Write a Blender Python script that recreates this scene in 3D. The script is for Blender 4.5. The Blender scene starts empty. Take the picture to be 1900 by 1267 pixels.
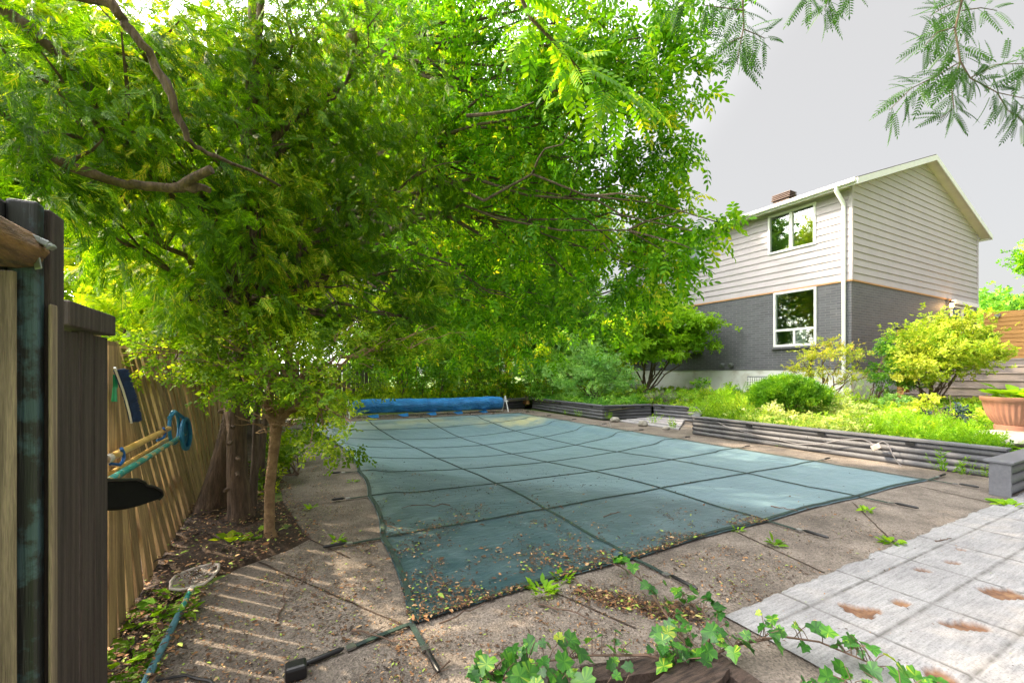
import bpy, bmesh, math, random
import numpy as np
from mathutils import Vector, Matrix, noise as mnoise
random.seed(7); RNG = np.random.default_rng(7)
scene = bpy.context.scene
COL = scene.collection
# ------------------------------------------------------------------ camera
EYE = 1.27; F = 809.0; CX = 950.0; HY = 692.0
cam = bpy.data.cameras.new('camera'); camo = bpy.data.objects.new('camera', cam); COL.objects.link(camo)
camo.location = (0, 0, EYE); camo.rotation_euler = (math.radians(90), 0, 0)
cam.sensor_width = 36; cam.lens = 36*F/1900; cam.shift_y = (HY-633.5)/1900
cam.clip_start = 0.05; cam.clip_end = 2000
scene.camera = camo
# ------------------------------------------------------------------ light
SUN_EL = math.radians(39); GLOW = 10.0
SH = Vector((-.969, .246, 0)).normalized()
S = Vector((SH.x*math.cos(SUN_EL), SH.y*math.cos(SUN_EL), math.sin(SUN_EL)))
w = bpy.data.worlds.new('World'); scene.world = w; w.use_nodes = True
nt = w.node_tree; bg = nt.nodes['Background']
sky = nt.nodes.new('ShaderNodeTexSky'); sky.sky_type = 'NISHITA'; sky.sun_disc = False
sky.sun_elevation = SUN_EL; sky.sun_rotation = math.atan2(S.x, S.y)
sky.air_density = 1.0; sky.dust_density = 4.0; sky.ozone_density = 1.0
hz = nt.nodes.new('ShaderNodeMix'); hz.data_type = 'RGBA'; hz.inputs[0].default_value = 0.86
hz.inputs[7].default_value = (2.66, 2.58, 2.47, 1)          # thin bright haze over the whole sky
tc = nt.nodes.new('ShaderNodeTexCoord'); dp = nt.nodes.new('ShaderNodeVectorMath'); dp.operation = 'DOT_PRODUCT'   # haze glows round the sun
nt.links.new(tc.outputs['Generated'], dp.inputs[0]); dp.inputs[1].default_value = S
mr = nt.nodes.new('ShaderNodeMapRange'); mr.interpolation_type = 'SMOOTHSTEP'; mr.inputs[1].default_value = .12; mr.inputs[2].default_value = 1.0; mr.inputs[3].default_value = 1.0; mr.inputs[4].default_value = GLOW
nt.links.new(dp.outputs['Value'], mr.inputs[0]); sc_ = nt.nodes.new('ShaderNodeVectorMath'); sc_.operation = 'SCALE'
nt.links.new(sky.outputs[0], hz.inputs[6]); nt.links.new(hz.outputs[2], sc_.inputs[0]); nt.links.new(mr.outputs[0], sc_.inputs['Scale']); nt.links.new(sc_.outputs[0], bg.inputs[0])
bg.inputs[1].default_value = 0.13
sl = bpy.data.lights.new('sun', 'SUN'); sl.energy = 5.0; sl.angle = math.radians(0.6); sl.color = (1, .82, .58)
so = bpy.data.objects.new('sun', sl); COL.objects.link(so); so.location = (-20, 6, 18)
so.rotation_euler = (-S).to_track_quat('-Z', 'Y').to_euler()
scene.view_settings.view_transform = 'Standard'; scene.view_settings.look = 'None'
scene.view_settings.exposure = 1.22; scene.view_settings.gamma = 1
scene.cycles.max_bounces = 8; scene.cycles.diffuse_bounces = 4; scene.cycles.glossy_bounces = 3
scene.cycles.transmission_bounces = 6; scene.cycles.transparent_max_bounces = 6
scene.cycles.caustics_reflective = False; scene.cycles.caustics_refractive = False
scene.cycles.sample_clamp_indirect = 6
# ------------------------------------------------------------------ helpers
UD = Vector((.878, .478, 0)).normalized(); VD = Vector((-UD.y, UD.x, 0)); TH = math.atan2(UD.y, UD.x)
def W(u, v, z=0.0): return Vector((UD.x*u + VD.x*v, UD.y*u + VD.y*v, z))
def PX(x, y, d): return Vector(((x-CX)/F*d, d, EYE + (HY-y)/F*d))
def GR(x, y, z=0.0):
    d = (EYE-z)*F/(y-HY); return Vector(((x-CX)/F*d, d, z))
WL = {}
def tag(o, label=None, cat=None, group=None, kind=None):
    if label: o['label'] = label
    if cat: o['category'] = cat
    if group: o['group'] = group
    if kind: o['kind'] = kind
    return o
def empty(name, loc, label, cat, group=None):
    o = bpy.data.objects.new(name, None); COL.objects.link(o); o.location = loc; o.empty_display_size = .1
    WL[o.name] = Vector(loc); return tag(o, label, cat, group)
def link(name, me, parent, origin):
    o = bpy.data.objects.new(name, me); COL.objects.link(o)
    WL[o.name] = Vector(origin)
    if parent is not None:
        o.parent = parent; o.location = Vector(origin) - WL[parent.name]
    else: o.location = origin
    return o
def set_mesh(me, V, loops, totals):
    V = np.asarray(V, dtype=np.float32); loops = np.asarray(loops, dtype=np.int32); totals = np.asarray(totals, dtype=np.int32)
    me.vertices.add(len(V)); me.vertices.foreach_set('co', V.ravel())
    me.loops.add(len(loops)); me.loops.foreach_set('vertex_index', loops)
    me.polygons.add(len(totals)); st = np.zeros(len(totals), dtype=np.int32); st[1:] = np.cumsum(totals)[:-1]
    me.polygons.foreach_set('loop_start', st); me.polygons.foreach_set('loop_total', totals)
    me.update(calc_edges=True)
class MB:
    def __init__(s): s.V = []; s.F = []; s.T = []
    def add(s, verts, faces, tint=None):
        n = len(s.V); s.V += [tuple(v) for v in verts]; s.F += [tuple(i+n for i in f) for f in faces]
        s.T += [random.random() if tint is None else tint]*len(faces)
    def box(s, c, X, Y, Z, tint=None):   # centre and three half vectors
        c = Vector(c); X = Vector(X); Y = Vector(Y); Z = Vector(Z)
        vs = [c+sx*X+sy*Y+sz*Z for sz in (-1, 1) for sy in (-1, 1) for sx in (-1, 1)]
        s.add(vs, [(0, 2, 3, 1), (4, 5, 7, 6), (0, 1, 5, 4), (2, 6, 7, 3), (0, 4, 6, 2), (1, 3, 7, 5)], tint)
    def ub(s, u0, u1, v0, v1, z0, z1, tint=None):  # box aligned with the pool and house
        s.box(W((u0+u1)/2, (v0+v1)/2, (z0+z1)/2), UD*(u1-u0)/2, VD*(v1-v0)/2, Vector((0, 0, (z1-z0)/2)), tint)
    def bar(s, a, b, w, h, up=Vector((0, 0, 1)), tint=None):
        a = Vector(a); b = Vector(b); d = b-a; L = d.length
        if L < 1e-6: return
        d /= L; y = up.cross(d)
        if y.length < 1e-4: y = Vector((1, 0, 0)).cross(d)
        y.normalize(); z = d.cross(y)
        s.box((a+b)/2, d*L/2, y*w/2, z*h/2, tint)
    def tube(s, pts, rad, n=8, cap=True, tint=None, wob=0):
        pts = [Vector(p) for p in pts]; k = len(pts)
        if not hasattr(rad, '__len__'): rad = [rad]*k
        vs = []; ref = None
        for i, p in enumerate(pts):
            t = (pts[min(i+1, k-1)] - pts[max(i-1, 0)]).normalized()
            if ref is None:
                ref = t.orthogonal().normalized()
            ref = (ref - t*ref.dot(t)).normalized(); b = t.cross(ref)
            for j in range(n):
                a = 2*math.pi*j/n; r = rad[i]*(1 + (wob*(mnoise.noise(p*6+Vector((j*1.7, 0, 0)))) if wob else 0))
                vs.append(p + ref*math.cos(a)*r + b*math.sin(a)*r)
        fs = [(i*n+j, i*n+(j+1) % n, (i+1)*n+(j+1) % n, (i+1)*n+j) for i in range(k-1) for j in range(n)]
        if cap: fs += [tuple(range(n))[::-1], tuple(range((k-1)*n, k*n))]
        s.add(vs, fs, tint)
    def lathe(s, c, prof, n=32, flute=0, tint=None):
        c = Vector(c); vs = []
        for i, (r, z) in enumerate(prof):
            for j in range(n):
                a = 2*math.pi*j/n; rr = r
                if flute and flute[0] <= i <= flute[1]: rr = r*(1 - flute[2]*(0.5+0.5*math.cos(a*flute[3])))
                vs.append(c + Vector((rr*math.cos(a), rr*math.sin(a), z)))
        k = len(prof)
        fs = [(i*n+j, i*n+(j+1) % n, (i+1)*n+(j+1) % n, (i+1)*n+j) for i in range(k-1) for j in range(n)]
        s.add(vs, fs, tint)
    def poly(s, pts, tint=None): s.add(pts, [tuple(range(len(pts)))], tint)
    def slab(s, uvs, z0, z1, tint=None):   # extruded uv polygon
        n = len(uvs); vs = [W(u, v, z1) for u, v in uvs] + [W(u, v, z0) for u, v in uvs]
        s.add(vs, [tuple(range(n))] + [tuple(range(2*n-1, n-1, -1))] + [(i, i+n, (i+1) % n+n, (i+1) % n) for i in range(n)], tint)
    def build(s, name, mat, parent=None, smooth=False, bevel=0, origin=None):
        me = bpy.data.meshes.new(name)
        A = np.array(s.V, dtype=np.float64)
        if origin is None:
            lo = A.min(0); hi = A.max(0); origin = Vector(((lo[0]+hi[0])/2, (lo[1]+hi[1])/2, lo[2]))
        A = A - np.array(origin)
        set_mesh(me, A, [i for f in s.F for i in f], [len(f) for f in s.F])
        at = me.attributes.new('tint', 'FLOAT', 'FACE'); at.data.foreach_set('value', np.array(s.T, dtype=np.float32))
        me.materials.append(mat)
        me.polygons.foreach_set('use_smooth', np.full(len(s.F), bool(smooth)))
        o = link(name, me, parent, origin)
        if bevel:
            m = o.modifiers.new('bevel', 'BEVEL'); m.width = bevel; m.segments = 2; m.limit_method = 'ANGLE'
        if smooth:
            me.set_sharp_from_angle(angle=math.radians(50))
        return o
# ------------------------------------------------------------------ materials
MATS = {}
def nodes(name):
    m = bpy.data.materials.new(name); m.use_nodes = True; t = m.node_tree
    return m, t, t.nodes['Principled BSDF']
def lk(t, a, b): t.links.new(a, b)
def coords(t, scale=(1, 1, 1), rot=True, obj=True):
    g = t.nodes.new('ShaderNodeNewGeometry'); mp = t.nodes.new('ShaderNodeMapping'); mp.vector_type = 'POINT'
    lk(t, g.outputs['Position'], mp.inputs[0])
    if rot: mp.inputs['Rotation'].default_value = (0, 0, -TH)
    mp2 = t.nodes.new('ShaderNodeMapping'); lk(t, mp.outputs[0], mp2.inputs[0]); mp2.inputs['Scale'].default_value = scale
    return mp2.outputs[0]
def noisetex(t, vec, scale, detail=6, rough=.6, dist=0):
    n = t.nodes.new('ShaderNodeTexNoise'); n.inputs['Scale'].default_value = scale; n.inputs['Detail'].default_value = detail
    n.inputs['Roughness'].default_value = rough; n.inputs['Distortion'].default_value = dist
    lk(t, vec, n.inputs['Vector']); return n.outputs['Fac']
def ramp(t, fac, stops):
    r = t.nodes.new('ShaderNodeValToRGB'); e = r.color_ramp.elements
    while len(e) < len(stops): e.new(.5)
    for i, (p, c) in enumerate(stops): e[i].position = p; e[i].color = (*c, 1)
    lk(t, fac, r.inputs[0]); return r.outputs[0]
def mixc(t, fac, a, b, mode='MIX'):
    m = t.nodes.new('ShaderNodeMix'); m.data_type = 'RGBA'; m.blend_type = mode
    for s, x in ((0, fac), (6, a), (7, b)):
        if isinstance(x, (int, float)): m.inputs[s].default_value = x
        elif isinstance(x, tuple): m.inputs[s].default_value = (*x, 1)
        else: lk(t, x, m.inputs[s])
    return m.outputs[2]
def bumpn(t, p, h, strength=.5, dist=.01, prev=None):
    b = t.nodes.new('ShaderNodeBump'); b.inputs['Strength'].default_value = strength; b.inputs['Distance'].default_value = dist
    lk(t, h, b.inputs['Height'])
    if prev is not None: lk(t, prev, b.inputs['Normal'])
    lk(t, b.outputs[0], p.inputs['Normal']); return b.outputs[0]
def attr(t, n='tint'):
    a = t.nodes.new('ShaderNodeAttribute'); a.attribute_name = n; return a.outputs['Fac']
def mat(name, c1, c2=None, scale=4, rough=.8, bump=.3, bscale=60, stretch=(1, 1, 1), spec=.5, metal=0, tintv=0, stops=None, bdist=.004, fine=0):
    if name in MATS: return MATS[name]
    m, t, p = nodes(name); v = coords(t, stretch)
    c2 = c2 or tuple(x*.7 for x in c1)
    f = noisetex(t, v, scale)
    col = ramp(t, f, stops or [(.32, c2), (.68, c1)])
    if fine:
        f2 = noisetex(t, v, scale*14, 3); col = mixc(t, fine, col, ramp(t, f2, [(.3, (.25, .25, .25)), (.7, (1, 1, 1))]), 'MULTIPLY')
    if tintv:
        col = mixc(t, tintv, col, ramp(t, attr(t), [(0, (.35, .35, .35)), (1, (1.0, 1.0, 1.0))]), 'MULTIPLY')
    lk(t, col, p.inputs['Base Color']); p.inputs['Roughness'].default_value = rough
    p.inputs['Specular IOR Level'].default_value = spec; p.inputs['Metallic'].default_value = metal
    if bump: bumpn(t, p, noisetex(t, v, bscale, 5), bump, bdist)
    MATS[name] = m; return m
def leafmat(name, stops, trans=.5, tcol=(1.9, 1.7, .7), rough=.5, spec=.22):
    m, t, p = nodes(name)
    c = ramp(t, attr(t), stops)
    n = noisetex(t, coords(t), 1.3, 2); c = mixc(t, .55, c, ramp(t, n, [(.35, (.62, .66, .6)), (.65, (1.25, 1.2, 1.1))]), 'MULTIPLY')
    lk(t, c, p.inputs['Base Color']); p.inputs['Roughness'].default_value = rough; p.inputs['Specular IOR Level'].default_value = spec
    tr = t.nodes.new('ShaderNodeBsdfTranslucent'); lk(t, mixc(t, 1.0, c, tcol, 'MULTIPLY'), tr.inputs[0])
    mx = t.nodes.new('ShaderNodeMixShader'); mx.inputs[0].default_value = trans
    lk(t, p.outputs[0], mx.inputs[1]); lk(t, tr.outputs[0], mx.inputs[2])
    lk(t, mx.outputs[0], t.nodes['Material Output'].inputs[0]); return m
M = {}
def concrete():
    m, t, p = nodes('exposed_aggregate'); v = coords(t)
    a = ramp(t, noisetex(t, v, 1.1, 5), [(.3, (.115, .098, .082)), (.55, (.20, .17, .145)), (.75, (.285, .245, .21))])
    vo = t.nodes.new('ShaderNodeTexVoronoi'); vo.inputs['Scale'].default_value = 120; lk(t, v, vo.inputs['Vector'])
    b = ramp(t, vo.outputs['Color'], [(.15, (.45, .42, .4)), (.5, (.95, .93, .9)), (.9, (1.5, 1.45, 1.4))])
    c = mixc(t, .75, a, b, 'MULTIPLY')
    st = ramp(t, noisetex(t, v, 2.6, 8, .7), [(.40, (.42, .40, .38)), (.56, (1, 1, 1))])
    c = mixc(t, .6, c, st, 'MULTIPLY')
    lk(t, c, p.inputs['Base Color']); p.inputs['Roughness'].default_value = .9
    b1 = bumpn(t, p, vo.outputs['Distance'], .5, .006); bumpn(t, p, noisetex(t, v, 40, 5), .4, .006, b1); return m
M['deck'] = concrete()
def paving():
    m, t, p = nodes('stamped_paving'); v = coords(t)
    streak = noisetex(t, coords(t, (3, 26, 1)), 2.4, 8, .7)
    a = ramp(t, streak, [(.25, (.18, .18, .185)), (.5, (.30, .297, .30)), (.75, (.39, .385, .39))])
    a = mixc(t, .55, a, ramp(t, noisetex(t, v, 2.2, 6, .7), [(.35, (.55, .54, .56)), (.6, (1, 1, 1))]), 'MULTIPLY')
    a = mixc(t, .5, a, ramp(t, noisetex(t, v, 90, 3, .7), [(.36, (.35, .34, .34)), (.5, (1, 1, 1))]), 'MULTIPLY')
    mask = attr(t, 'spall')
    inner = ramp(t, noisetex(t, v, 14, 6), [(.3, (.045, .025, .016)), (.5, (.15, .075, .04)), (.7, (.27, .16, .08))])
    c = mixc(t, mask, a, inner)
    j = attr(t, 'joint'); c = mixc(t, j, c, (.09, .085, .08))
    lk(t, c, p.inputs['Base Color']); p.inputs['Roughness'].default_value = .85
    b1 = bumpn(t, p, streak, .5, .006); bumpn(t, p, noisetex(t, v, 120, 4), .35, .003, b1); return m
M['paving'] = paving()
M['soil'] = mat('soil', (.085, .05, .03), (.025, .016, .01), 9, .95, 1, 40, bdist=.02, fine=.6)
M['grass'] = mat('grass', (.13, .22, .03), (.07, .12, .02), 2, .9, .5, 60)
M['bedsoil'] = mat('bed_soil', (.10, .09, .04), (.04, .035, .02), 5, .95, 1, 40, bdist=.02)
M['fence'] = mat('weathered_fence', (.78, .52, .25), (.32, .20, .095), 3.5, .85, .8, 14, (11, 11, .7), tintv=.75, fine=.5)
M['fencefar'] = mat('grey_fence', (.20, .165, .14), (.09, .075, .065), 3.5, .9, .5, 14, (9, 9, .7), tintv=.6)
M['brownwood'] = mat('dark_stained_wood', (.135, .098, .09), (.04, .026, .024), 3, .75, 1, 22, (22, 22, .9), tintv=.3, fine=.7, bdist=.006)
M['logs'] = mat('grey_painted_log', (.155, .158, .18), (.105, .107, .122), 3, .6, .3, 30, tintv=.25, fine=.25)
M['rot'] = mat('rotten_plank', (.16, .105, .08), (.03, .02, .016), 5, .95, 1, 22, (2, 14, 3), bdist=.012, fine=.8)
M['cedarwood'] = mat('cedar_board', (.68, .38, .12), (.52, .27, .08), 3, .6, .2, 30, (1, 1, 8), tintv=.25)
M['stair'] = mat('taupe_paint', (.24, .205, .185), (.19, .16, .145), 4, .6, .1, 40)
M['siding'] = mat('beige_siding', (.475, .43, .455), (.43, .39, .41), 1.6, .5, .12, 90, (1, 1, .5), fine=.10)
M['white'] = mat('white_paint', (.80, .80, .79), (.72, .72, .71), 6, .4, .05, 60)
M['cream'] = mat('cream_soffit', (.68, .63, .5), (.6, .56, .44), 4, .5, .05, 40)
M['roof'] = mat('shingle', (.08, .07, .065), (.05, .045, .04), 8, .9, .6, 60)
M['foundation'] = mat('parged_foundation', (.66, .68, .64), (.5, .5, .44), 1.4, .85, .5, 14, stops=[(.28, (.40, .36, .29)), (.45, (.62, .63, .58)), (.7, (.72, .74, .71))])
M['terra'] = mat('terracotta', (.33, .16, .11), (.25, .115, .08), 5, .6, .15, 60)
M['stone'] = mat('rough_stone', (.42, .39, .34), (.2, .19, .17), 6, .9, 1, 18, bdist=.02)
M['slate'] = mat('paver_stone', (.34, .33, .35), (.22, .21, .22), 4, .85, .4, 40)
M['tarp'] = None
M['black'] = mat('black_plastic', (.012, .012, .014), (.006, .006, .007), 8, .4, .2, 80)
M['dirtyblack'] = mat('dirty_black_bristle', (.006, .006, .006), (.002, .002, .002), 30, .9, .8, 120, spec=.15)
M['bristle'] = mat('blue_bristle', (.012, .035, .12), (.005, .015, .06), 30, .7, .9, 140)
M['bluepl'] = mat('blue_plastic', (.02, .12, .38), (.015, .08, .28), 8, .35, 0)
M['greenpl'] = mat('green_plastic', (.02, .30, .12), (.01, .2, .08), 8, .35, 0)
M['netblue'] = mat('blue_net', (.02, .20, .38), (.01, .12, .25), 20, .6, .5, 80)
M['metal'] = mat('grey_metal', (.30, .33, .32), (.18, .19, .18), 12, .45, .3, 50, metal=.6)
M['steel'] = mat('steel_spring', (.4, .4, .42), (.2, .2, .2), 20, .35, .2, 80, metal=.9)
M['strap'] = mat('green_webbing', (.018, .055, .035), (.010, .022, .022), 12, .75, .6, 300, fine=.3)
M['paleplastic'] = mat('pale_plastic', (.62, .56, .50), (.45, .38, .33), 10, .5, .2, 60)
M['polepaint'] = mat('blue_grey_pole', (.09, .22, .28), (.05, .14, .18), 9, .4, .2, 80)
M['cable'] = mat('grey_cable', (.22, .21, .22), (.16, .15, .16), 9, .5, 0)
M['orangewood'] = mat('raw_lumber', (.55, .30, .13), (.4, .2, .08), 5, .7, .3, 40, (1, 1, 6))
M['chimney'] = mat('brown_metal_vent', (.16, .10, .08), (.11, .07, .06), 6, .6, .1, 40)
def pole_yellow():
    m, t, p = nodes('yellow_pole'); n = noisetex(t, coords(t), 9, 4)
    lk(t, ramp(t, n, [(.35, (.42, .22, .05)), (.6, (.62, .40, .13))]), p.inputs['Base Color']); p.inputs['Roughness'].default_value = .35; return m
M['pole_y'] = pole_yellow()
def pole_green():
    m, t, p = nodes('peeling_teal_pole'); n = noisetex(t, coords(t), 16, 5, .7)
    lk(t, ramp(t, n, [(.44, (.02, .20, .16)), (.52, (.03, .30, .30)), (.56, (.45, .32, .12))]), p.inputs['Base Color']); p.inputs['Roughness'].default_value = .35; return m
M['pole_g'] = pole_green()
def bark(name, a, b, st=(5, 5, .8)):
    return mat(name, a, b, 6, .95, 1, 9, st, bdist=.03, fine=.4)
M['bark_brown'] = bark('cedar_bark', (.19, .125, .08), (.055, .036, .025))
M['bark_grey'] = bark('grey_bark', (.22, .16, .11), (.08, .055, .04))
M['bark_tan'] = bark('tan_smooth_bark', (.40, .26, .13), (.20, .12, .06), (3, 3, 3))
M['twig'] = mat('twig', (.16, .10, .07), (.07, .045, .03), 10, .9, .4, 60)
def brick():
    m, t, p = nodes('painted_brick'); v = coords(t)
    sx = t.nodes.new('ShaderNodeSeparateXYZ'); lk(t, v, sx.inputs[0])
    ad = t.nodes.new('ShaderNodeMath'); lk(t, sx.outputs[0], ad.inputs[0]); lk(t, sx.outputs[1], ad.inputs[1])
    cb = t.nodes.new('ShaderNodeCombineXYZ'); lk(t, ad.outputs[0], cb.inputs[0]); lk(t, sx.outputs[2], cb.inputs[1])
    b = t.nodes.new('ShaderNodeTexBrick'); lk(t, cb.outputs[0], b.inputs['Vector']); b.inputs['Scale'].default_value = 1
    b.inputs['Brick Width'].default_value = .28; b.inputs['Row Height'].default_value = .075; b.inputs['Mortar Size'].default_value = .010
    b.inputs['Mortar Smooth'].default_value = .3; b.inputs['Bias'].default_value = 0
    b.inputs['Color1'].default_value = (.115, .118, .132, 1); b.inputs['Color2'].default_value = (.088, .09, .102, 1); b.inputs['Mortar'].default_value = (.17, .172, .185, 1)
    c = mixc(t, .4, b.outputs['Color'], ramp(t, noisetex(t, v, 2.5, 5), [(.3, (.7, .7, .7)), (.7, (1.1, 1.1, 1.1))]), 'MULTIPLY')
    lk(t, c, p.inputs['Base Color']); p.inputs['Roughness'].default_value = .6
    iv = t.nodes.new('ShaderNodeMath'); iv.operation = 'SUBTRACT'; iv.inputs[0].default_value = 1; lk(t, b.outputs['Fac'], iv.inputs[1])
    b1 = bumpn(t, p, iv.outputs[0], .8, .012); bumpn(t, p, noisetex(t, v, 30, 4), .3, .006, b1); return m
M['brick'] = brick()
def tarp():
    m, t, p = nodes('blue_tarpaulin'); n = noisetex(t, coords(t), 3, 6, .6, .5)
    lk(t, ramp(t, n, [(.3, (.012, .17, .50)), (.7, (.04, .33, .80))]), p.inputs['Base Color']); p.inputs['Roughness'].default_value = .38
    bumpn(t, p, noisetex(t, coords(t, (1.2, 3, 3)), 4, 6, .6, 2), 1, .09); return m
M['tarp'] = tarp()
def cover():
    m, t, p = nodes('mesh_cover_fabric'); v = coords(t)
    a = ramp(t, noisetex(t, v, .8, 5), [(.3, (.008, .032, .040)), (.7, (.018, .056, .068))])
    dust = noisetex(t, v, 2.5, 9, .75)
    a = mixc(t, ramp(t, dust, [(.46, (0, 0, 0)), (.7, (.6, .6, .6))]), a, (.09, .14, .15))
    sl_ = t.nodes.new('ShaderNodeAttribute'); sl_.attribute_name = 'sheen_dust'      # sky sheen painted into the colour, with pale dust on the flat part
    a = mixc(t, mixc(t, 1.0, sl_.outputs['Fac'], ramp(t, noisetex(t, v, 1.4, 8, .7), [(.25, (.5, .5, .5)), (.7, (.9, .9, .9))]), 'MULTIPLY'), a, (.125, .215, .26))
    pol = noisetex(t, coords(t, (1, 1, 1)), 1.6, 8, .7)      # pollen drift at the far end
    at = t.nodes.new('ShaderNodeAttribute'); at.attribute_name = 'pollen'
    mm = t.nodes.new('ShaderNodeMath'); mm.operation = 'MULTIPLY'; lk(t, at.outputs['Fac'], mm.inputs[0])
    pr = ramp(t, pol, [(.40, (0, 0, 0)), (.55, (1, 1, 1))]); lk(t, pr, mm.inputs[1])
    a = mixc(t, mm.outputs[0], a, (.42, .40, .20))
    lk(t, a, p.inputs['Base Color']); p.inputs['Roughness'].default_value = .42; p.inputs['Specular IOR Level'].default_value = .55
    p.inputs['Sheen Weight'].default_value = .5; p.inputs['Sheen Roughness'].default_value = .35; p.inputs['Sheen Tint'].default_value = (.7, .9, 1, 1)
    wr = noisetex(t, coords(t, (1, 2.2, 1)), 3.2, 7, .6, 1.5)
    b1 = bumpn(t, p, wr, .25, .04); bumpn(t, p, noisetex(t, v, 400, 2), .2, .002, b1); return m
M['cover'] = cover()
def glass():
    m, t, p = nodes('window_glass')
    g = t.nodes.new('ShaderNodeBsdfGlossy'); g.inputs['Roughness'].default_value = .02; g.inputs[0].default_value = (.8, .85, .85, 1)
    tr = t.nodes.new('ShaderNodeBsdfTransparent'); tr.inputs[0].default_value = (.8, .86, .83, 1)
    mx = t.nodes.new('ShaderNodeMixShader'); mx.inputs[0].default_value = .19
    lk(t, tr.outputs[0], mx.inputs[1]); lk(t, g.outputs[0], mx.inputs[2]); lk(t, mx.outputs[0], t.nodes['Material Output'].inputs[0]); return m
M['glass'] = glass()
def net():
    m, t, p = nodes('skimmer_net'); p.inputs['Base Color'].default_value = (.5, .45, .4, 1)
    tr = t.nodes.new('ShaderNodeBsdfTransparent'); mx = t.nodes.new('ShaderNodeMixShader'); mx.inputs[0].default_value = .4
    lk(t, tr.outputs[0], mx.inputs[1]); lk(t, p.outputs[0], mx.inputs[2]); lk(t, mx.outputs[0], t.nodes['Material Output'].inputs[0]); return m
M['net'] = net()
def emis(name, c, s):
    m, t, p = nodes(name); p.inputs['Base Color'].default_value = (*c, 1); p.inputs['Emission Color'].default_value = (*c, 1); p.inputs['Emission Strength'].default_value = s; return m
M['lampglow'] = emis('lit_lamp_glass', (1, .62, .25), 3.0)
def postpaint():
    m, t, p = nodes('teal_paint_worn'); v = coords(t)
    g = ramp(t, noisetex(t, coords(t, (10, 10, .8)), 3, 6), [(.3, (.02, .045, .055)), (.6, (.045, .09, .11))])
    c = mixc(t, ramp(t, noisetex(t, v, 7, 7, .7), [(.44, (0, 0, 0)), (.52, (1, 1, 1))]), g, (.012, .014, .016))
    lk(t, c, p.inputs['Base Color']); p.inputs['Roughness'].default_value = .55; bumpn(t, p, noisetex(t, coords(t, (20, 20, 1)), 4, 5), .6, .006); return m
M['teal'] = postpaint()
M['oldwood'] = mat('bare_old_wood', (.42, .33, .23), (.10, .075, .05), 2.4, .8, .9, 18, (22, 22, .8), fine=.6, bdist=.006)
M['logwood'] = mat('split_log', (.34, .19, .075), (.035, .022, .016), 2.2, .8, 1, 9, (14, 2, 14), bdist=.012, fine=.5)
# leaves
G = lambda *s: list(s)
M['l_ash'] = leafmat('ash_leaf', G((0, (.04, .14, .006)), (.5, (.13, .32, .012)), (.9, (.36, .54, .02)), (1, (.66, .60, .05))), .5, (1.7, 1.75, .5))
M['l_cedar'] = leafmat('cedar_leaf', G((0, (.035, .10, .004)), (.55, (.12, .25, .006)), (.85, (.30, .42, .010)), (1, (.62, .52, .06))), .42, (1.7, 1.8, .5))
M['l_locust'] = leafmat('locust_leaf', G((0, (.03, .085, .02)), (1, (.07, .17, .02))), .35, (1.5, 1.8, .5))
M['l_yel'] = leafmat('backlit_leaf', G((0, (.14, .28, .012)), (.5, (.30, .46, .02)), (1, (.56, .60, .04))), .6, (1.7, 1.5, .5))
M['l_back'] = leafmat('distant_leaf', G((0, (.07, .22, .045)), (.5, (.18, .40, .06)), (1, (.38, .56, .09))), .5, (1.6, 1.6, .6))
M['l_blue'] = leafmat('bluegreen_leaf', G((0, (.14, .34, .10)), (1, (.40, .60, .20))), .45, (1.5, 1.6, .7))
M['l_crab'] = leafmat('crab_leaf', G((0, (.08, .18, .01)), (.6, (.18, .32, .015)), (1, (.48, .55, .04))), .5, (1.6, 1.5, .5))
M['l_light'] = leafmat('light_green_leaf', G((0, (.13, .32, .015)), (1, (.34, .56, .03))), .5, (1.5, 1.4, .5))
M['l_yew'] = leafmat('yew_leaf', G((0, (.05, .16, .01)), (.6, (.12, .30, .015)), (1, (.30, .48, .02))), .3, (1.5, 1.5, .5))
M['l_gold'] = leafmat('golden_leaf', G((0, (.16, .34, .02)), (.5, (.40, .54, .04)), (1, (.76, .76, .14))), .45, (1.3, 1.15, .6))
M['l_goldg'] = leafmat('gold_green_leaf', G((0, (.22, .36, .03)), (.6, (.48, .54, .06)), (1, (.66, .50, .12))), .45, (1.3, 1.2, .6))
M['l_var'] = leafmat('variegated_leaf', G((0, (.25, .42, .06)), (.5, (.48, .58, .16)), (1, (.75, .78, .42))), .4, (1.3, 1.2, .6))
M['l_cover'] = leafmat('groundcover_leaf', G((0, (.09, .24, .015)), (.5, (.22, .42, .025)), (1, (.48, .60, .06))), .45, (1.4, 1.3, .5))
M['l_vine'] = leafmat('vine_leaf', G((0, (.02, .09, .015)), (.5, (.05, .20, .02)), (.85, (.14, .34, .03)), (1, (.40, .48, .05))), .35, (1.6, 1.6, .4), .38, .5)
M['l_pale'] = leafmat('dry_lavender', G((0, (.22, .20, .16)), (1, (.42, .38, .36))), .3, (1, 1, 1))
def litter():
    m, t, p = nodes('dead_leaf')
    lk(t, ramp(t, attr(t), [(0, (.03, .018, .012)), (.55, (.09, .045, .02)), (.8, (.30, .14, .05)), (.96, (.5, .34, .18)), (.985, (.25, .35, .05))]), p.inputs['Base Color'])
    p.inputs['Roughness'].default_value = .8; return m
M['litter'] = litter()
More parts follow.
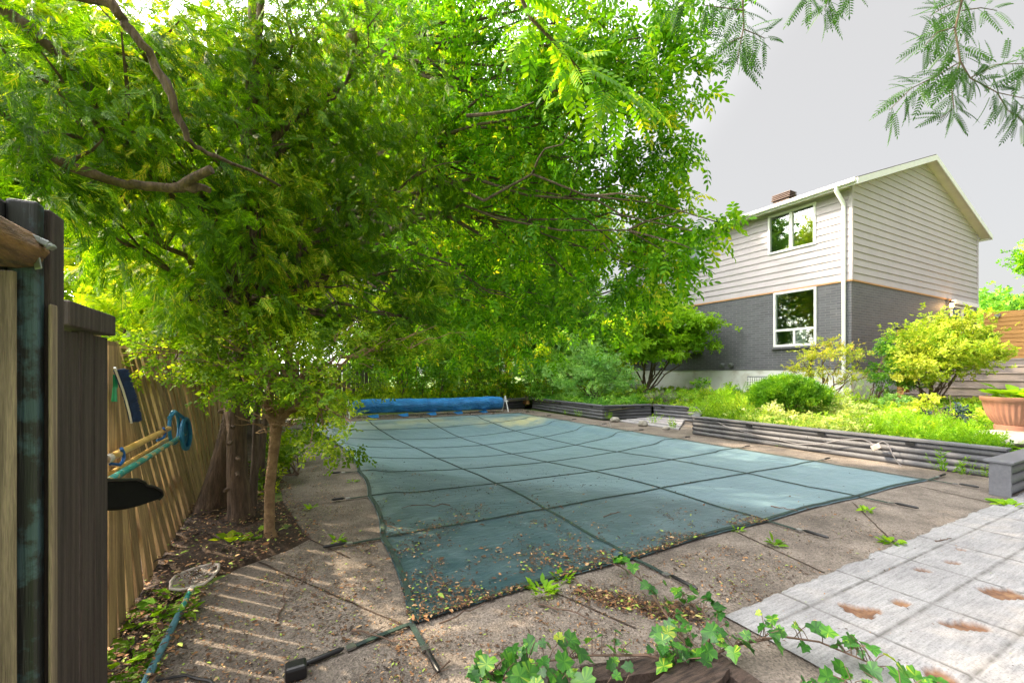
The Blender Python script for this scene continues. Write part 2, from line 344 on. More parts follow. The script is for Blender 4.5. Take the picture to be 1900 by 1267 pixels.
# ------------------------------------------------------------------ foliage tools
def norm(a): return a/np.maximum(np.linalg.norm(a, axis=-1, keepdims=True), 1e-9)
def leaf4(base, d, L, wd, nrm=(0, 0, 1), fold=.12):
    base = np.array(base, float); d = norm(np.array(d, float)); n = np.array(nrm, float); n = norm(n - d*n.dot(d)); s = np.cross(n, d)
    return [base, base+d*L*.42+s*wd/2+n*fold*wd, base+d*L, base+d*L*.42-s*wd/2+n*fold*wd]
def leaf6(base, d, L, wd, nrm=(0, 0, 1), fold=.15):
    base = np.array(base, float); d = norm(np.array(d, float)); n = np.array(nrm, float); n = norm(n - d*n.dot(d)); s = np.cross(n, d)
    return [base, base+d*L*.25+s*wd*.42+n*fold*wd, base+d*L*.62+s*wd*.42+n*fold*wd, base+d*L-n*wd*.15, base+d*L*.62-s*wd*.42+n*fold*wd, base+d*L*.25-s*wd*.42+n*fold*wd]
def tmpl_compound(pairs=4, six=True, LL=.34, LW=.15, ang=60, droop=.25, strip=True):
    V = []; Fc = []
    f = leaf6 if six else leaf4
    for i in range(pairs):
        x = .22 + .68*i/max(1, pairs-.3)
        z = -droop*x*x
        for s in (-1, 1):
            a = math.radians(ang)*(1 - .3*i/pairs); sc = 1 - .25*abs(i/pairs-.4)
            v = f((x, 0, z), (math.cos(a), s*math.sin(a), -.28), LL*sc, LW*sc, (0, s*.15, 1))
            Fc.append(tuple(range(len(V), len(V)+len(v)))); V += v
    v = f((.92, 0, -droop*.85), (1, 0, -.5), LL, LW); Fc.append(tuple(range(len(V), len(V)+len(v)))); V += v
    if strip:
        for i in range(3):
            x0 = i/3; x1 = (i+1)/3; n = len(V)
            V += [np.array((x0, .008, -droop*x0*x0)), np.array((x1, .008, -droop*x1*x1)), np.array((x1, -.008, -droop*x1*x1)), np.array((x0, -.008, -droop*x0*x0))]
            Fc.append((n, n+1, n+2, n+3))
    return np.array(V), Fc
def tmpl_cedar():
    V = []; Fc = []; r = random.Random(3)
    def z(x): return -.35*x*x
    for i in range(9):
        x = .05 + .1*i
        for s in (-1, 1):
            a = math.radians(38 + r.uniform(-8, 8)); L = .42*(1-.55*i/9)*r.uniform(.8, 1.15)
            v = leaf4((x, 0, z(x)), (math.cos(a), s*math.sin(a), -.3+r.uniform(-.15, .15)), L, .05, (r.uniform(-.3, .3), r.uniform(-.3, .3), 1))
            Fc.append(tuple(range(len(V), len(V)+4))); V += v
            if L > .25:
                v = leaf4(np.array((x, 0, z(x)))+norm(np.array((math.cos(a), s*math.sin(a), -.3)))*L*.4, (math.cos(a*.2), s*math.sin(a*.2), -.45), L*.6, .045)
                Fc.append(tuple(range(len(V), len(V)+4))); V += v
    v = leaf4((0, 0, 0), (1, 0, -.3), 1.1, .05); Fc.append(tuple(range(len(V), len(V)+4))); V += v
    return np.array(V), Fc
def tmpl_twig(n=9, L=.22, wd=.15, spread=1.0, seed=1, six=False):
    V = []; Fc = []; r = random.Random(seed); f = leaf6 if six else leaf4
    for i in range(n):
        x = .12 + .85*i/n; s = 1 if i % 2 else -1; a = math.radians(r.uniform(35, 80))
        v = f((x, s*.02, r.uniform(-.04, .04)*spread), (math.cos(a), s*math.sin(a), r.uniform(-.5, .35)*spread), L*r.uniform(.75, 1.2), wd*r.uniform(.8, 1.15), (r.uniform(-.5, .5), r.uniform(-.5, .5), 1))
        Fc.append(tuple(range(len(V), len(V)+len(v)))); V += v
    return np.array(V), Fc
def tmpl_single(L=1, wd=.8):
    v = leaf6((0, 0, 0), (1, 0, 0), L, wd); return np.array(v), [tuple(range(6))]
def tmpl_vine():
    # five-lobed grape leaf folded along its midrib
    o = [(0, 0), (-.11, .14), (-.08, .30), (.04, .40), (.12, .55), (.22, .47), (.30, .37), (.40, .42), (.52, .50), (.58, .38), (.66, .24), (.78, .17), (.88, .10), (1.0, 0)]
    V = [np.array((x, y, .22*abs(y)-.12*x*x)) for x, y in o] + [np.array((x, -y, .22*abs(y)-.12*x*x)) for x, y in o[1:-1][::-1]]
    n = len(V); c = np.array((.36, 0, 0)); V.append(c)
    return np.array(V), [(i, (i+1) % n, n) for i in range(n)]
T_ASH = tmpl_compound(3, True, .40, .19, 62, .3); T_WAL = tmpl_compound(8, True, .24, .095, 72, .25)
T_LOC = tmpl_compound(10, False, .15, .055, 68, .25); T_CED = tmpl_cedar()
T_TW = tmpl_twig(9, .26, .17, 1, 1); T_TW6 = tmpl_twig(9, .34, .2, 1, 2, True); T_DENSE = tmpl_twig(14, .2, .09, 1.4, 4)
T_FERN = tmpl_twig(16, .22, .07, .5, 5); T_VINE = tmpl_vine(); T_ONE = tmpl_single(1, .45)
def scatter(name, tm, pos, xd, zd, sc, mat_, parent=None, tint=None, origin=None, rng=RNG):
    TV, TF = tm; n = len(pos); k = len(TV)
    x = norm(xd); z = norm(zd - x*(zd*x).sum(1, keepdims=True)); y = np.cross(z, x)
    sc = np.asarray(sc, float).reshape(-1, 1, 1) if np.ndim(sc) else np.full((n, 1, 1), sc)
    V = (TV[None, :, 0:1]*x[:, None, :] + TV[None, :, 1:2]*y[:, None, :] + TV[None, :, 2:3]*z[:, None, :])*sc + pos[:, None, :]
    V = V.reshape(-1, 3)
    loops = np.concatenate([np.array(f) for f in TF]); tot = np.array([len(f) for f in TF])
    L = (loops[None, :] + (np.arange(n)*k)[:, None]).ravel(); T = np.tile(tot, n)
    if origin is None: origin = Vector((float(V[:, 0].mean()), float(V[:, 1].mean()), float(V[:, 2].min())))
    me = bpy.data.meshes.new(name); set_mesh(me, V - np.array(origin), L, T)
    if tint is None: tint = np.clip(rng.normal(.45, .22, n), 0, 1)
    tf = np.clip(np.repeat(tint, len(TF)) + rng.normal(0, .17, n*len(TF)), 0, 1)
    a = me.attributes.new('tint', 'FLOAT', 'FACE'); a.data.foreach_set('value', tf.astype(np.float32))
    me.materials.append(mat_)
    return link(name, me, parent, origin)
def blobs_points(blobs, dens, sub=9, rng=RNG, power=1/2.2):
    """blobs: (centre, radii, weight) -> twig positions gathered in sub clumps, outward directions, tints"""
    P = []; D = []; Tn = []
    for c, r, wgt in blobs:
        c = np.array(c, float); r = np.array(r, float) if np.ndim(r) else np.array([r, r, r*.85], float)
        n = int(dens*wgt*float(r[0]*r[1]*r[2])**(2/3))
        if n < 1: continue
        m = max(3, int(sub*wgt*(float(r.mean())/.6)))
        sd = norm(rng.normal(size=(m, 3)))*(rng.random((m, 1))**power)
        sc = c + sd*r; st = np.clip(rng.normal(.5, .2, m), 0, 1)
        i = rng.integers(0, m, n)
        p = sc[i] + rng.normal(size=(n, 3))*r*.30*np.array([1, 1, .75])
        P.append(p); D.append(norm(p-c) + norm(sd[i])*.3); Tn.append(st[i])
    return np.concatenate(P), np.concatenate(D), np.concatenate(Tn)
CAMP = np.array([0, 0, EYE])
def foliage(name, blobs, dens, tm, size, mat_, parent=None, droop=.5, flat=.7, sub=9, rng=RNG, jit=.6, mind=1.1, origin=None, tshift=0, zmin=None, cull=None):
    p, d, tn = blobs_points(blobs, dens, sub, rng)
    keep = np.linalg.norm(p-CAMP, axis=1) > mind
    if zmin is not None: keep &= p[:, 2] > zmin
    if cull is not None: keep &= cull(p)
    p, d, tn = p[keep], d[keep], tn[keep]; n = len(p)
    xd = norm(d)*np.array([1, 1, .5]) + rng.normal(size=(n, 3))*jit + np.array([0, 0, -droop])
    zd = np.array([0, 0, 1.0]) + rng.normal(size=(n, 3))*flat
    sc = size*rng.uniform(.65, 1.25, n)
    return scatter(name, tm, p, xd, zd, sc, mat_, parent, np.clip(tn+tshift, 0, 1), origin, rng)
def bend(a, b, n=6, sag=.12, wig=.04, seed=0):
    a = Vector(a); b = Vector(b); L = (b-a).length; r = random.Random(seed); out = []
    for i in range(n+1):
        t = i/n; p = a.lerp(b, t); p.z += sag*L*math.sin(math.pi*t)
        if 0 < i < n: p += Vector((r.uniform(-1, 1), r.uniform(-1, 1), r.uniform(-1, 1)))*wig*L
        out.append(p)
    return out
def taper(r0, r1, n): return [r0 + (r1-r0)*i/(n-1) for i in range(n)]
def crook(pts, seed=0, amp=.012, k=4):
    r = random.Random(seed); out = []
    for i in range(len(pts)-1):
        a, b, c, d = [Vector(pts[min(max(j, 0), len(pts)-1)]) for j in (i-1, i, i+1, i+2)]
        for q in range(k):
            t = q/k; p = .5*((2*b)+(c-a)*t+(2*a-5*b+4*c-d)*t*t+(3*b-a-3*c+d)*t**3)
            out.append(p+Vector((r.uniform(-1, 1), r.uniform(-1, 1), r.uniform(-1, 1)))*amp)
    out.append(Vector(pts[-1])); return out
def rints(rad, k=4):
    return [rad[i]+(rad[i+1]-rad[i])*q/k for i in range(len(rad)-1) for q in range(k)] + [rad[-1]]
def limbs(mb, start, ends, r0, seed=0, sides=6, sub=2, rmin=.006):
    r = random.Random(seed)
    for k, e in enumerate(ends):
        e = Vector(e); p = bend(start, e, 10, .08, .035, seed*31+k); mb.tube(p, taper(r0, max(rmin*.6, r0*.15), 11), sides, False)
        for q in range(sub):
            s0 = p[r.randint(4, 9)]; L = min(.75, (e-Vector(start)).length*r.uniform(.25, .5))
            dr = (e-Vector(start)).normalized() + Vector((r.uniform(-1, 1), r.uniform(-1, 1), r.uniform(-.6, .5)))*.9
            q2 = bend(s0, s0+dr.normalized()*L, 4, .05, .06, seed*77+k*5+q); mb.tube(q2, taper(max(rmin, r0*.4), rmin*.7, 5), 5, False)
# ------------------------------------------------------------------ ground
ML = 18.0
g = MB(); R_ = 400; hu0, hu1, hv0, hv1 = 1.06, 6.45, 2.45, 11.65
for (a, b, c, d) in ((-R_, R_, -R_, hv0), (-R_, R_, hv1, R_), (-R_, hu0, hv0, hv1), (hu1, R_, hv0, hv1)):
    g.poly([W(a, c, -.03), W(b, c, -.03), W(b, d, -.03), W(a, d, -.03)])
tag(g.build('ground', M['grass'], origin=Vector((0, 0, -.03))), kind='structure')
b = MB()
b.ub(hu0-.1, hu0, hv0-.1, hv1+.1, -1.6, -.06); b.ub(hu1, hu1+.1, hv0-.1, hv1+.1, -1.6, -.06)
b.ub(hu0, hu1, hv0-.1, hv0, -1.6, -.06); b.ub(hu0, hu1, hv1, hv1+.1, -1.6, -.06); b.ub(hu0, hu1, hv0, hv1, -1.7, -1.6)
tag(b.build('pool_basin', mat('pool_liner', (.2, .4, .5), (.15, .3, .4))), kind='structure')
# deck
UE = [(-2, -.47), (2.28, -.463), (2.69, -.44), (3.09, -.41), (3.34, -.21), (3.52, .10), (3.69, .254), (3.95, .2), (4.8, .08), (6.55, .036), (10, 0), (13.6, -.2)]
def ue(v):
    for (a, x), (b_, y) in zip(UE, UE[1:]):
        if v <= b_: return x + (y-x)*(v-a)/(b_-a)
    return UE[-1][1]
TE = 1.4615; TU0 = 2.05
d = MB(); TOP = 0.0
def q(u0a, u0b, u1, v0, v1): d.poly([W(u0a, v0), W(u1, v0), W(u1, v1), W(u0b, v1)])
vs = sorted(set([-2, TE, hv0, hv1, 13.6] + [v for v, _ in UE if -2 < v < 13.6] + [v0/4 for v0 in range(10, 52, 3)]))
edge = []
for v0, v1 in zip(vs, vs[1:]):
    mid = (v0+v1)/2; a, b_ = ue(v0), ue(v1)
    if mid < TE: q(a, b_, TU0+.03, v0, v1)
    elif mid < hv0 or mid > hv1: q(a, b_, 7.72, v0, v1)
    else: q(a, b_, hu0, v0, v1); q(hu1, hu1, 7.72, v0, v1)
    d.add([W(a, v0, 0), W(b_, v1, 0), W(b_, v1, -.09), W(a, v0, -.09)], [(0, 1, 2, 3)])
q(7.72, 7.72, 9.5, 7.6, 9.0); d.poly([W(7.72, 6.2), W(9.5, 7.6), W(7.72, 7.6)])
tag(d.build('pool_deck', M['deck'], origin=Vector((0, 0, 0))), kind='structure')
# deck joints, filled with dirt and moss
j = MB()
def joint(a, b, wd=.012):
    p = bend(a, b, 14, 0, .0018, int(a.x*100)); 
    for s, e in zip(p, p[1:]):
        n_ = (e-s).normalized().cross(Vector((0, 0, 1)))*wd*random.uniform(.35, .7)
        j.poly([s-n_, s+n_, e+n_, e-n_])
for pa, pb in (((1368, 987), (1530, 1062)), ((1581, 931), (1665, 1012)), ((1000, 1085), (1180, 1165)), ((480, 1042), (775, 1170)), ((575, 1000), (650, 1035)), ((1700, 900), (1850, 935))):
    a = GR(*pa, .004); b_ = GR(*pb, .004); joint(a, b_)
for v in (4.6, 7.2, 9.8): joint(W(ue(v), v, .004), W(.7, v, .004)); joint(W(6.8, v, .004), W(7.5, v, .004))
tag(j.build('deck_joints', M['soil']), kind='structure')
# soil along the fence
so_ = MB(); r = random.Random(5)
NV = 150; NU = 12; gv = []
for i in range(NV+1):
    v = .8 + (14-.8)*(i/NV)**1.5
    for k in range(NU+1):
        u0 = -1.3; u1 = ue(v)+.03; u = u0 + (u1-u0)*k/NU
        z = -.016 + .035*mnoise.noise(Vector((u*4, v*4, 0))) + .03*mnoise.noise(Vector((u*14, v*14, 3)))
        z += .022 if k < NU-1 else -.035
        if -.9 < u-0 < 1.0 and 3.4 < v < 5: z += .03
        gv.append(W(u, v, z))
so_.add(gv, [(i*(NU+1)+k, i*(NU+1)+k+1, (i+1)*(NU+1)+k+1, (i+1)*(NU+1)+k) for i in range(NV) for k in range(NU)])
tag(so_.build('soil', M['soil'], smooth=True), kind='structure')
# paving with spalled hollows
spalls = [((1595, 1137), .085, .042), ((1672, 1121), .05, .025), ((1790, 1162), .10, .03), ((1712, 1060), .05, .02), ((1766, 1045), .05, .022), ((1781, 1022), .035, .016), ((1742, 1257), .06, .045), ((1860, 1103), .10, .05), ((1445, 1255), .10, .06)]
SP = [(GR(*p), a, b_) for p, a, b_ in spalls]
step = .016; U0, U1, V0, V1 = TU0, 7.2, -.9, TE
nu = int((U1-U0)/step); nv = int((V1-V0)/step)
uu = np.linspace(U0, U1, nu+1); vv = np.linspace(V0, V1, nv+1); UU, VV = np.meshgrid(uu, vv)
zz = np.full(UU.shape, .012); spall = np.zeros(UU.shape)
nz = np.array([[mnoise.noise(Vector((a*9, c*9, 0))) + .6*mnoise.noise(Vector((a*23, c*23, 5))) for a in uu] for c in vv])
nb = nz
for c, a, b_ in SP:
    cu = c.dot(UD); cv = c.dot(VD)
    # long axis of each hollow follows the picture's horizontal
    dx = (UU-cu)*UD.x + (VV-cv)*VD.x; dy = (UU-cu)*UD.y + (VV-cv)*VD.y
    rr = np.sqrt((dx/a)**2 + (dy/(b_*1.5))**2) + nz*.55
    f = np.clip((1.0-rr)/.06, 0, 1); spall = np.maximum(spall, f)
zz -= spall*(.020 + .008*nb); zz += .0015*nz
ju = np.abs(((UU-2.55+.305) % .61)-.305); jv = np.abs(((VV-.99+.155) % .31)-.155)
jm = np.clip(1.7-1.7*np.minimum(ju, jv)/.012, 0, 1)*(.8+.2*np.sign(nz)); jm = np.clip(jm, 0, 1)*(1-spall)
zz -= jm*.004
edge_n = np.array([mnoise.noise(Vector((a*5, 0, 9)))*.03+mnoise.noise(Vector((a*21, 0, 9)))*.012 for a in uu])
VV[-1, :] += edge_n; VV[-2, :] += edge_n
X = UD.x*UU + VD.x*VV; Y = UD.y*UU + VD.y*VV
Vp = np.stack([X, Y, zz], -1).reshape(-1, 3)
idx = np.arange((nu+1)*(nv+1)).reshape(nv+1, nu+1)
Q = np.stack([idx[:-1, :-1], idx[:-1, 1:], idx[1:, 1:], idx[1:, :-1]], -1).reshape(-1, 4)
# skirt on the pool side
ns = len(Vp); top = idx[-1, :]; sk = Vp[top].copy(); sk[:, 2] = -.01; Vp = np.concatenate([Vp, sk])
si = np.arange(ns, ns+nu+1); Q2 = np.stack([top[:-1], top[1:], si[1:], si[:-1]], -1)
Qa = np.concatenate([Q, Q2])
me = bpy.data.meshes.new('paving'); set_mesh(me, Vp, Qa.ravel(), np.full(len(Qa), 4))
for nm, A in (('spall', spall), ('joint', jm)):
    a_ = me.attributes.new(nm, 'FLOAT', 'POINT'); a_.data.foreach_set('value', np.concatenate([A.ravel(), np.zeros(nu+1)]).astype(np.float32))
me.materials.append(M['paving']); tag(link('paving', me, None, Vector((0, 0, 0))), kind='structure')
# raised bed earth
def uw(v):
    if v < 6.14: return 7.72
    if v < 7.5: return 7.72 + (9.5-7.72)*(v-6.14)/1.36
    if v < 8.985: return 9.55
    if v < 13.3: return 7.9
    return 7.05
def bedz(u, v):
    t = min(1, max(0, (u-7.7)/6.0)); z = .27 + .24*t
    if v > 9: z += .04
    return z + .03*mnoise.noise(Vector((u*1.5, v*1.5, 1)))
bd = MB(); vl = [-4, -2, 0, 1.6, 3, 4, 5, 6.1, 6.14, 6.5, 7, 7.5, 8, 8.97, 8.99, 10, 11, 12, 13.29, 13.31, 15, 17, 20, 26]; nk = 22; gv = []
vl[3] = 1.66
for v in vl:
    a = uw(v)
    for k in range(nk+1):
        u = a + (40-a)*(k/nk)**2; gv.append(W(u, v, bedz(u, v) if v >= 1.6 else bedz(u, v)-.02))
vl0 = vl.index(1.66)
fs = [(i*(nk+1)+k, i*(nk+1)+k+1, (i+1)*(nk+1)+k+1, (i+1)*(nk+1)+k) for i in range(vl0, len(vl)-1) for k in range(nk)]
bd.add(gv, fs); tag(bd.build('garden_earth', M['bedsoil'], smooth=True), kind='structure')
# ------------------------------------------------------------------ log retaining walls
def log_wall(name, label, a, b, h=.36, n=4, cap=True, endpost=False, notches=()):
    """a,b are uv ends; the logs face the side to the left of a->b"""
    A = W(*a); B = W(*b); dr = (B-A).normalized(); nn = Vector((dr.y, -dr.x, 0)); L = (B-A).length
    root = empty(name, (A+B)/2, label, 'retaining wall', 'grey log retaining walls round the garden beds')
    lg = MB(); hh = h/n; rr = hh*.51
    for i in range(n):
        z = hh*(i+.5); k = max(1, int(L/1.6)); off = random.uniform(.3, .7) if k > 1 else 0
        cuts = [0] + [min(L-.05, L*(jx+off*(i % 2)*.6)/k) for jx in range(1, k)] + [L]
        for s, e in zip(cuts, cuts[1:]):
            lg.tube([A+dr*(s+.002)+nn*.05+Vector((0, 0, z)), A+dr*((s+e)/2)+nn*.05+Vector((0, 0, z+random.uniform(-.003, .003))), A+dr*(e-.002)+nn*.05+Vector((0, 0, z))], rr, 12, True)
    lg.build('logs', M['logs'], root, smooth=True)
    if cap:
        c = MB(); c.box(A+dr*L/2+nn*.06+Vector((0, 0, h+.016)), dr*(L/2-.003), nn*.085, Vector((0, 0, .016))); c.build('cap', M['logs'], root, bevel=.004)
    for s in notches:
        c = MB(); c.box(A+dr*s-nn*.003+Vector((0, 0, h-.035)), dr*.05, nn*.012, Vector((0, 0, .018))); c.build('lamp_recess', M['black'], root)
    return root
log_wall('log_wall', 'long low grey log wall with a cable over it, right of the pool cover', (7.6, 1.72), (7.6, 6.14), .345, 4, notches=(.9, 2.0, 3.2))
log_wall('log_wall', 'short slanting grey log wall at the left end of the long one', (7.6, 6.16), (9.46, 7.42), .345, 4)
log_wall('log_wall', 'grey log wall at the back of the recess, behind the paving strips', (9.46, 7.44), (9.34, 8.86), .36, 4, notches=(.3, 1.1))
log_wall('log_wall', 'grey log wall facing the pool on the far side of the recess', (9.3, 8.88), (7.80, 9.16), .36, 4, notches=(.3, .9))
log_wall('log_wall', 'grey log wall behind the two round stones, running to the far corner', (7.78, 9.18), (8.05, 13.3), .36, 4, notches=(.5, 2.2))
log_wall('log_wall', 'short grey log wall just right of the blue roll', (7.95, 13.6), (6.3, 13.62), .33, 3)
ow = MB(); ow.ub(7.86, 7.95, 13.32, 13.62, .16, .30); tag(ow.build('lumber_offcut', M['orangewood'], bevel=.004), 'raw orange lumber offcut between two grey log walls beside the blue roll', 'lumber')
bw = empty('planter_wall', W(7.2, 1.6), 'grey capped log wall with a flat end board at the right edge, by the white paving', 'retaining wall')
c = MB()
for i in range(3): c.tube([W(6.585, 1.53, .055+i*.105), W(9.6, 1.53, .055+i*.105)], .056, 12)
c.build('logs', M['logs'], bw, smooth=True)
c = MB(); c.ub(6.55, 6.583, 1.46, 1.62, 0, .34); c.build('end_board', M['logs'], bw, bevel=.004)
c = MB(); c.ub(6.53, 9.6, 1.44, 1.66, .342, .366); c.build('cap', M['logs'], bw, bevel=.004)
# strips of paving in the recess
for k in range(4):
    c = MB(); c.slab([(7.9+k*.36, 6.75+k*.26), (8.2+k*.36, 6.95+k*.26), (8.2+k*.36, 8.75-k*.02), (7.9+k*.36, 8.8-k*.02)], -.01, .03+.012*k)
    tag(c.build('paving_strip', M['slate'], bevel=.006), ['long grey paving strip nearest the pool in the recess', 'second grey paving strip from the pool in the recess', 'third grey paving strip from the pool in the recess', 'long grey paving strip nearest the log wall in the recess'][k], 'paver', 'grey paving strips in the recess')
# stones
def stone(name, c, r, label, mt=None, cat='stone', group=None, sq=.75, seed=1):
    m = MB(); bm = bmesh.new(); bmesh.ops.create_icosphere(bm, subdivisions=3, radius=1)
    rx, ry, rz = r
    for v in bm.verts:
        n_ = 1 + .28*mnoise.noise(v.co*1.6+Vector((seed, 0, 0))) + .08*mnoise.noise(v.co*5+Vector((seed, 0, 0)))
        v.co = Vector((v.co.x*rx*n_, v.co.y*ry*n_, max(-.6, v.co.z)*rz*n_))
    m.add([Vector(c)+v.co for v in bm.verts], [[v.index for v in f.verts] for f in bm.faces]); bm.free()
    return tag(m.build(name, mt or M['stone'], smooth=True), label, cat, group)
g1 = GR(1141, 783); stone('stone', g1+Vector((0, 0, .06)), (.12, .11, .08), 'round beige stone on the deck below the corner of the far log wall', seed=2)
g1 = GR(1193, 791); stone('stone', g1+Vector((0, 0, .06)), (.12, .1, .09), 'knobbly beige stone beside the paving strips of the recess', seed=5)
g1 = GR(1236, 797); stone('stone', g1+Vector((0, 0, .03)), (.08, .07, .05), 'small brown stone among weeds on the recess paving', seed=8)
# ------------------------------------------------------------------ house
HU, HV = 14.17, 6.17; HL = 8.6; HW = 9.54
Z_F, Z_B, Z_S, Z_T = .3, 1.375, 3.89, 6.56
house = empty('house', W(HU+HW/2, HV+HL/2, Z_F), 'two storey house with beige siding over dark grey painted brick, behind the garden', 'house')
wins = {  # long face openings: v0, v1, z0, z1  (v is distance from the corner)
    'up': (.90, 2.33, 5.10, 6.36), 'lo': (.88, 2.15, 2.10, 3.84), 'up2': (4.85, 6.2, 5.10, 6.36), 'lo2': (4.9, 6.3, 2.1, 3.6)}
def spans(L, z0, z1, keys):
    cuts = [(wins[k][0], wins[k][1]) for k in keys if wins[k][2] < z1-.001 and wins[k][3] > z0+.001]
    cuts.sort(); out = []; s = 0
    for a, b_ in cuts:
        if a > s: out.append((s, a))
        s = b_
    out.append((s, L)); return out
sd = MB(); rows = 13; rh = (Z_T-Z_S)/rows
zb = sorted(set([Z_S+i*rh for i in range(rows+1)] + [wins['up'][2], wins['up'][3]]))
for i in range(rows):
    z0 = Z_S+i*rh; z1 = z0+rh
    segs = [z for z in zb if z0-1e-6 <= z <= z1+1e-6]
    segs = [z for n_, z in enumerate(segs) if n_ == 0 or z-segs[n_-1] > 1e-5]
    for s0, s1 in zip(segs, segs[1:]):
        def out(z): return .028*(1-(z-z0)/rh)
        for a, b_ in spans(HL, s0, s1, ['up', 'up2']):
            sd.add([W(HU-out(s0), HV+a, s0), W(HU-out(s0), HV+b_, s0), W(HU-out(s1)-.001, HV+b_, s1), W(HU-out(s1)-.001, HV+a, s1)], [(0, 3, 2, 1)])
            if s0 == z0: sd.add([W(HU-.028, HV+a, z0), W(HU-.028, HV+b_, z0), W(HU+.002, HV+b_, z0), W(HU+.002, HV+a, z0)], [(0, 1, 2, 3)])
# gable face
RS = (8.30-6.60)/(HW/2); zr = lambda uo: 6.60 + RS*(HW/2-abs(uo-HW/2))
z0 = Z_S; i = 0
while z0 < 8.25:
    z1 = min(z0+rh, 8.29)
    def lim(z):
        if z <= 6.60: return 0, HW
        e = (z-6.60)/RS; return e, HW-e
    a0, b0 = lim(z0); a1, b1 = lim(z1)
    sd.add([W(HU+a0, HV-.028, z0), W(HU+b0, HV-.028, z0), W(HU+b1, HV-.001, z1), W(HU+a1, HV-.001, z1)], [(0, 1, 2, 3)])
    sd.add([W(HU+a0, HV-.028, z0), W(HU+b0, HV-.028, z0), W(HU+b0, HV+.002, z0), W(HU+a0, HV+.002, z0)], [(0, 3, 2, 1)])
    z0 = z1
sd.build('siding', M['siding'], house)
tr = MB(); tr.ub(HU-.035, HU+.05, HV-.035, HV+.05, Z_S, Z_T); tr.build('corner_trim', M['siding'], house); tr = MB(); tr.ub(HU+HW-.05, HU+HW+.03, HV-.035, HV+.05, Z_S, Z_T); tr.build('corner_trim', M['siding'], house)
st = MB(); st.ub(HU-.03, HU, HV-.03, HV+HL, Z_S-.045, Z_S-.002); st.ub(HU, HU+HW, HV-.03, HV, Z_S-.045, Z_S-.002); st.build('wood_strip', M['orangewood'], house)
bk = MB()
zs = sorted([Z_B, Z_S-.05, 2.10, 3.84, 3.6])
for s0, s1 in zip(zs, zs[1:]):
    for a, b_ in spans(HL, s0, s1, ['lo', 'lo2']):
        bk.ub(HU+.0, HU+.2, HV+a+.2 if a == 0 else HV+a, HV+b_, s0, s1-.0)
bk.ub(HU, HU+6.95, HV, HV+.2, Z_B, Z_S-.05); bk.ub(HU+9.05, HU+HW, HV, HV+.2, Z_B, Z_S-.05); bk.ub(HU+6.95, HU+9.05, HV, HV+.2, 3.70, Z_S-.05)
bk.ub(HU+HW-.2, HU+HW, HV+.2, HV+HL, Z_B, Z_S-.05); bk.ub(HU+.2, HU+HW-.2, HV+HL-.2, HV+HL, Z_B, Z_S-.05)
bk.build('brick_wall', M['brick'], house)
uw_ = MB(); uw_.ub(HU+HW-.1, HU+HW, HV+.05, HV+HL, Z_S, 6.6); uw_.ub(HU+.05, HU+HW-.1, HV+HL-.1, HV+HL, Z_S, 6.6); uw_.build('upper_wall', M['siding'], house)
fd = MB(); fd.ub(HU+.02, HU+HW-.02, HV+.02, HV+HL-.02, -.1, Z_B-.004); fd.build('foundation', M['foundation'], house)
# interior: floors and dark walls
inn = MB(); inn.ub(HU+.25, HU+HW-.25, HV+.25, HV+HL-.25, 3.9, 4.0); inn.ub(HU+.25, HU+HW-.25, HV+.25, HV+HL-.25, Z_B, 1.42)
inn.ub(HU+3.2, HU+3.3, HV+.25, HV+HL-.25, 1.42, 3.9); inn.ub(HU+3.2, HU+3.3, HV+.25, HV+HL-.25, 4.0, 6.5)
inn.ub(HU+.25, HU+3.2, HV+3.4, HV+3.5, 1.42, 3.9); inn.ub(HU+.25, HU+3.2, HV+3.4, HV+3.5, 4.0, 6.5)
inn.build('interior_wall', mat('interior_paint', (.42, .40, .37), (.36, .34, .32)), house)
# roof
OV = .38; GO = .3
def roofpt(uo, v, dz=0): return W(HU+uo, v, 6.60 + RS*(HW/2-abs(uo-HW/2)) + dz)
rf = MB(); v0, v1 = HV-GO, HV+HL+GO
for sgn in (0, 1):
    e = -OV if sgn == 0 else HW+OV; m_ = HW/2
    rf.add([roofpt(e, v0, .06), roofpt(e, v1, .06), roofpt(m_, v1, .06), roofpt(m_, v0, .06), roofpt(e, v0, .10), roofpt(e, v1, .10), roofpt(m_, v1, .10), roofpt(m_, v0, .10)],
           [(0, 1, 2, 3), (4, 5, 6, 7), (0, 1, 5, 4), (0, 3, 7, 4), (1, 2, 6, 5)])
roof = rf.build('roof', M['roof'], house)
sf = MB()
for sgn in (0, 1):
    e = -OV if sgn == 0 else HW+OV; m_ = HW/2; w0 = 0 if sgn == 0 else HW
    sf.add([roofpt(e, v0+.02, -.02), roofpt(m_, v0+.02, -.02), roofpt(m_, HV, -.02), roofpt(e, HV, -.02)], [(0, 1, 2, 3)])
    zz_ = roofpt(e, 0).z-.02
    sf.add([W(HU+e, HV-.0, zz_), W(HU+w0, HV-.0, zz_), W(HU+w0, HV+HL, zz_), W(HU+e, HV+HL, zz_)], [(0, 1, 2, 3)])
sf.build('soffit', M['cream'], house)
fa = MB()
for sgn in (0, 1):
    e = -OV-.02 if sgn == 0 else HW+OV+.02; m_ = HW/2
    a = roofpt(e, v0); b_ = roofpt(m_, v0)
    vs_ = [a+Vector((0, 0, -.10)), b_+Vector((0, 0, -.10)), b_+Vector((0, 0, .075)), a+Vector((0, 0, .075))]
    vs_ += [p-VD*.025 for p in vs_]
    fa.add(vs_, [(0, 1, 2, 3), (7, 6, 5, 4), (0, 4, 5, 1), (1, 5, 6, 2), (2, 6, 7, 3), (3, 7, 4, 0)])
    ze = roofpt(e, 0).z
    fa.ub(HU+e-.012, HU+e+.012, v0, v1, ze-.09, ze+.05)
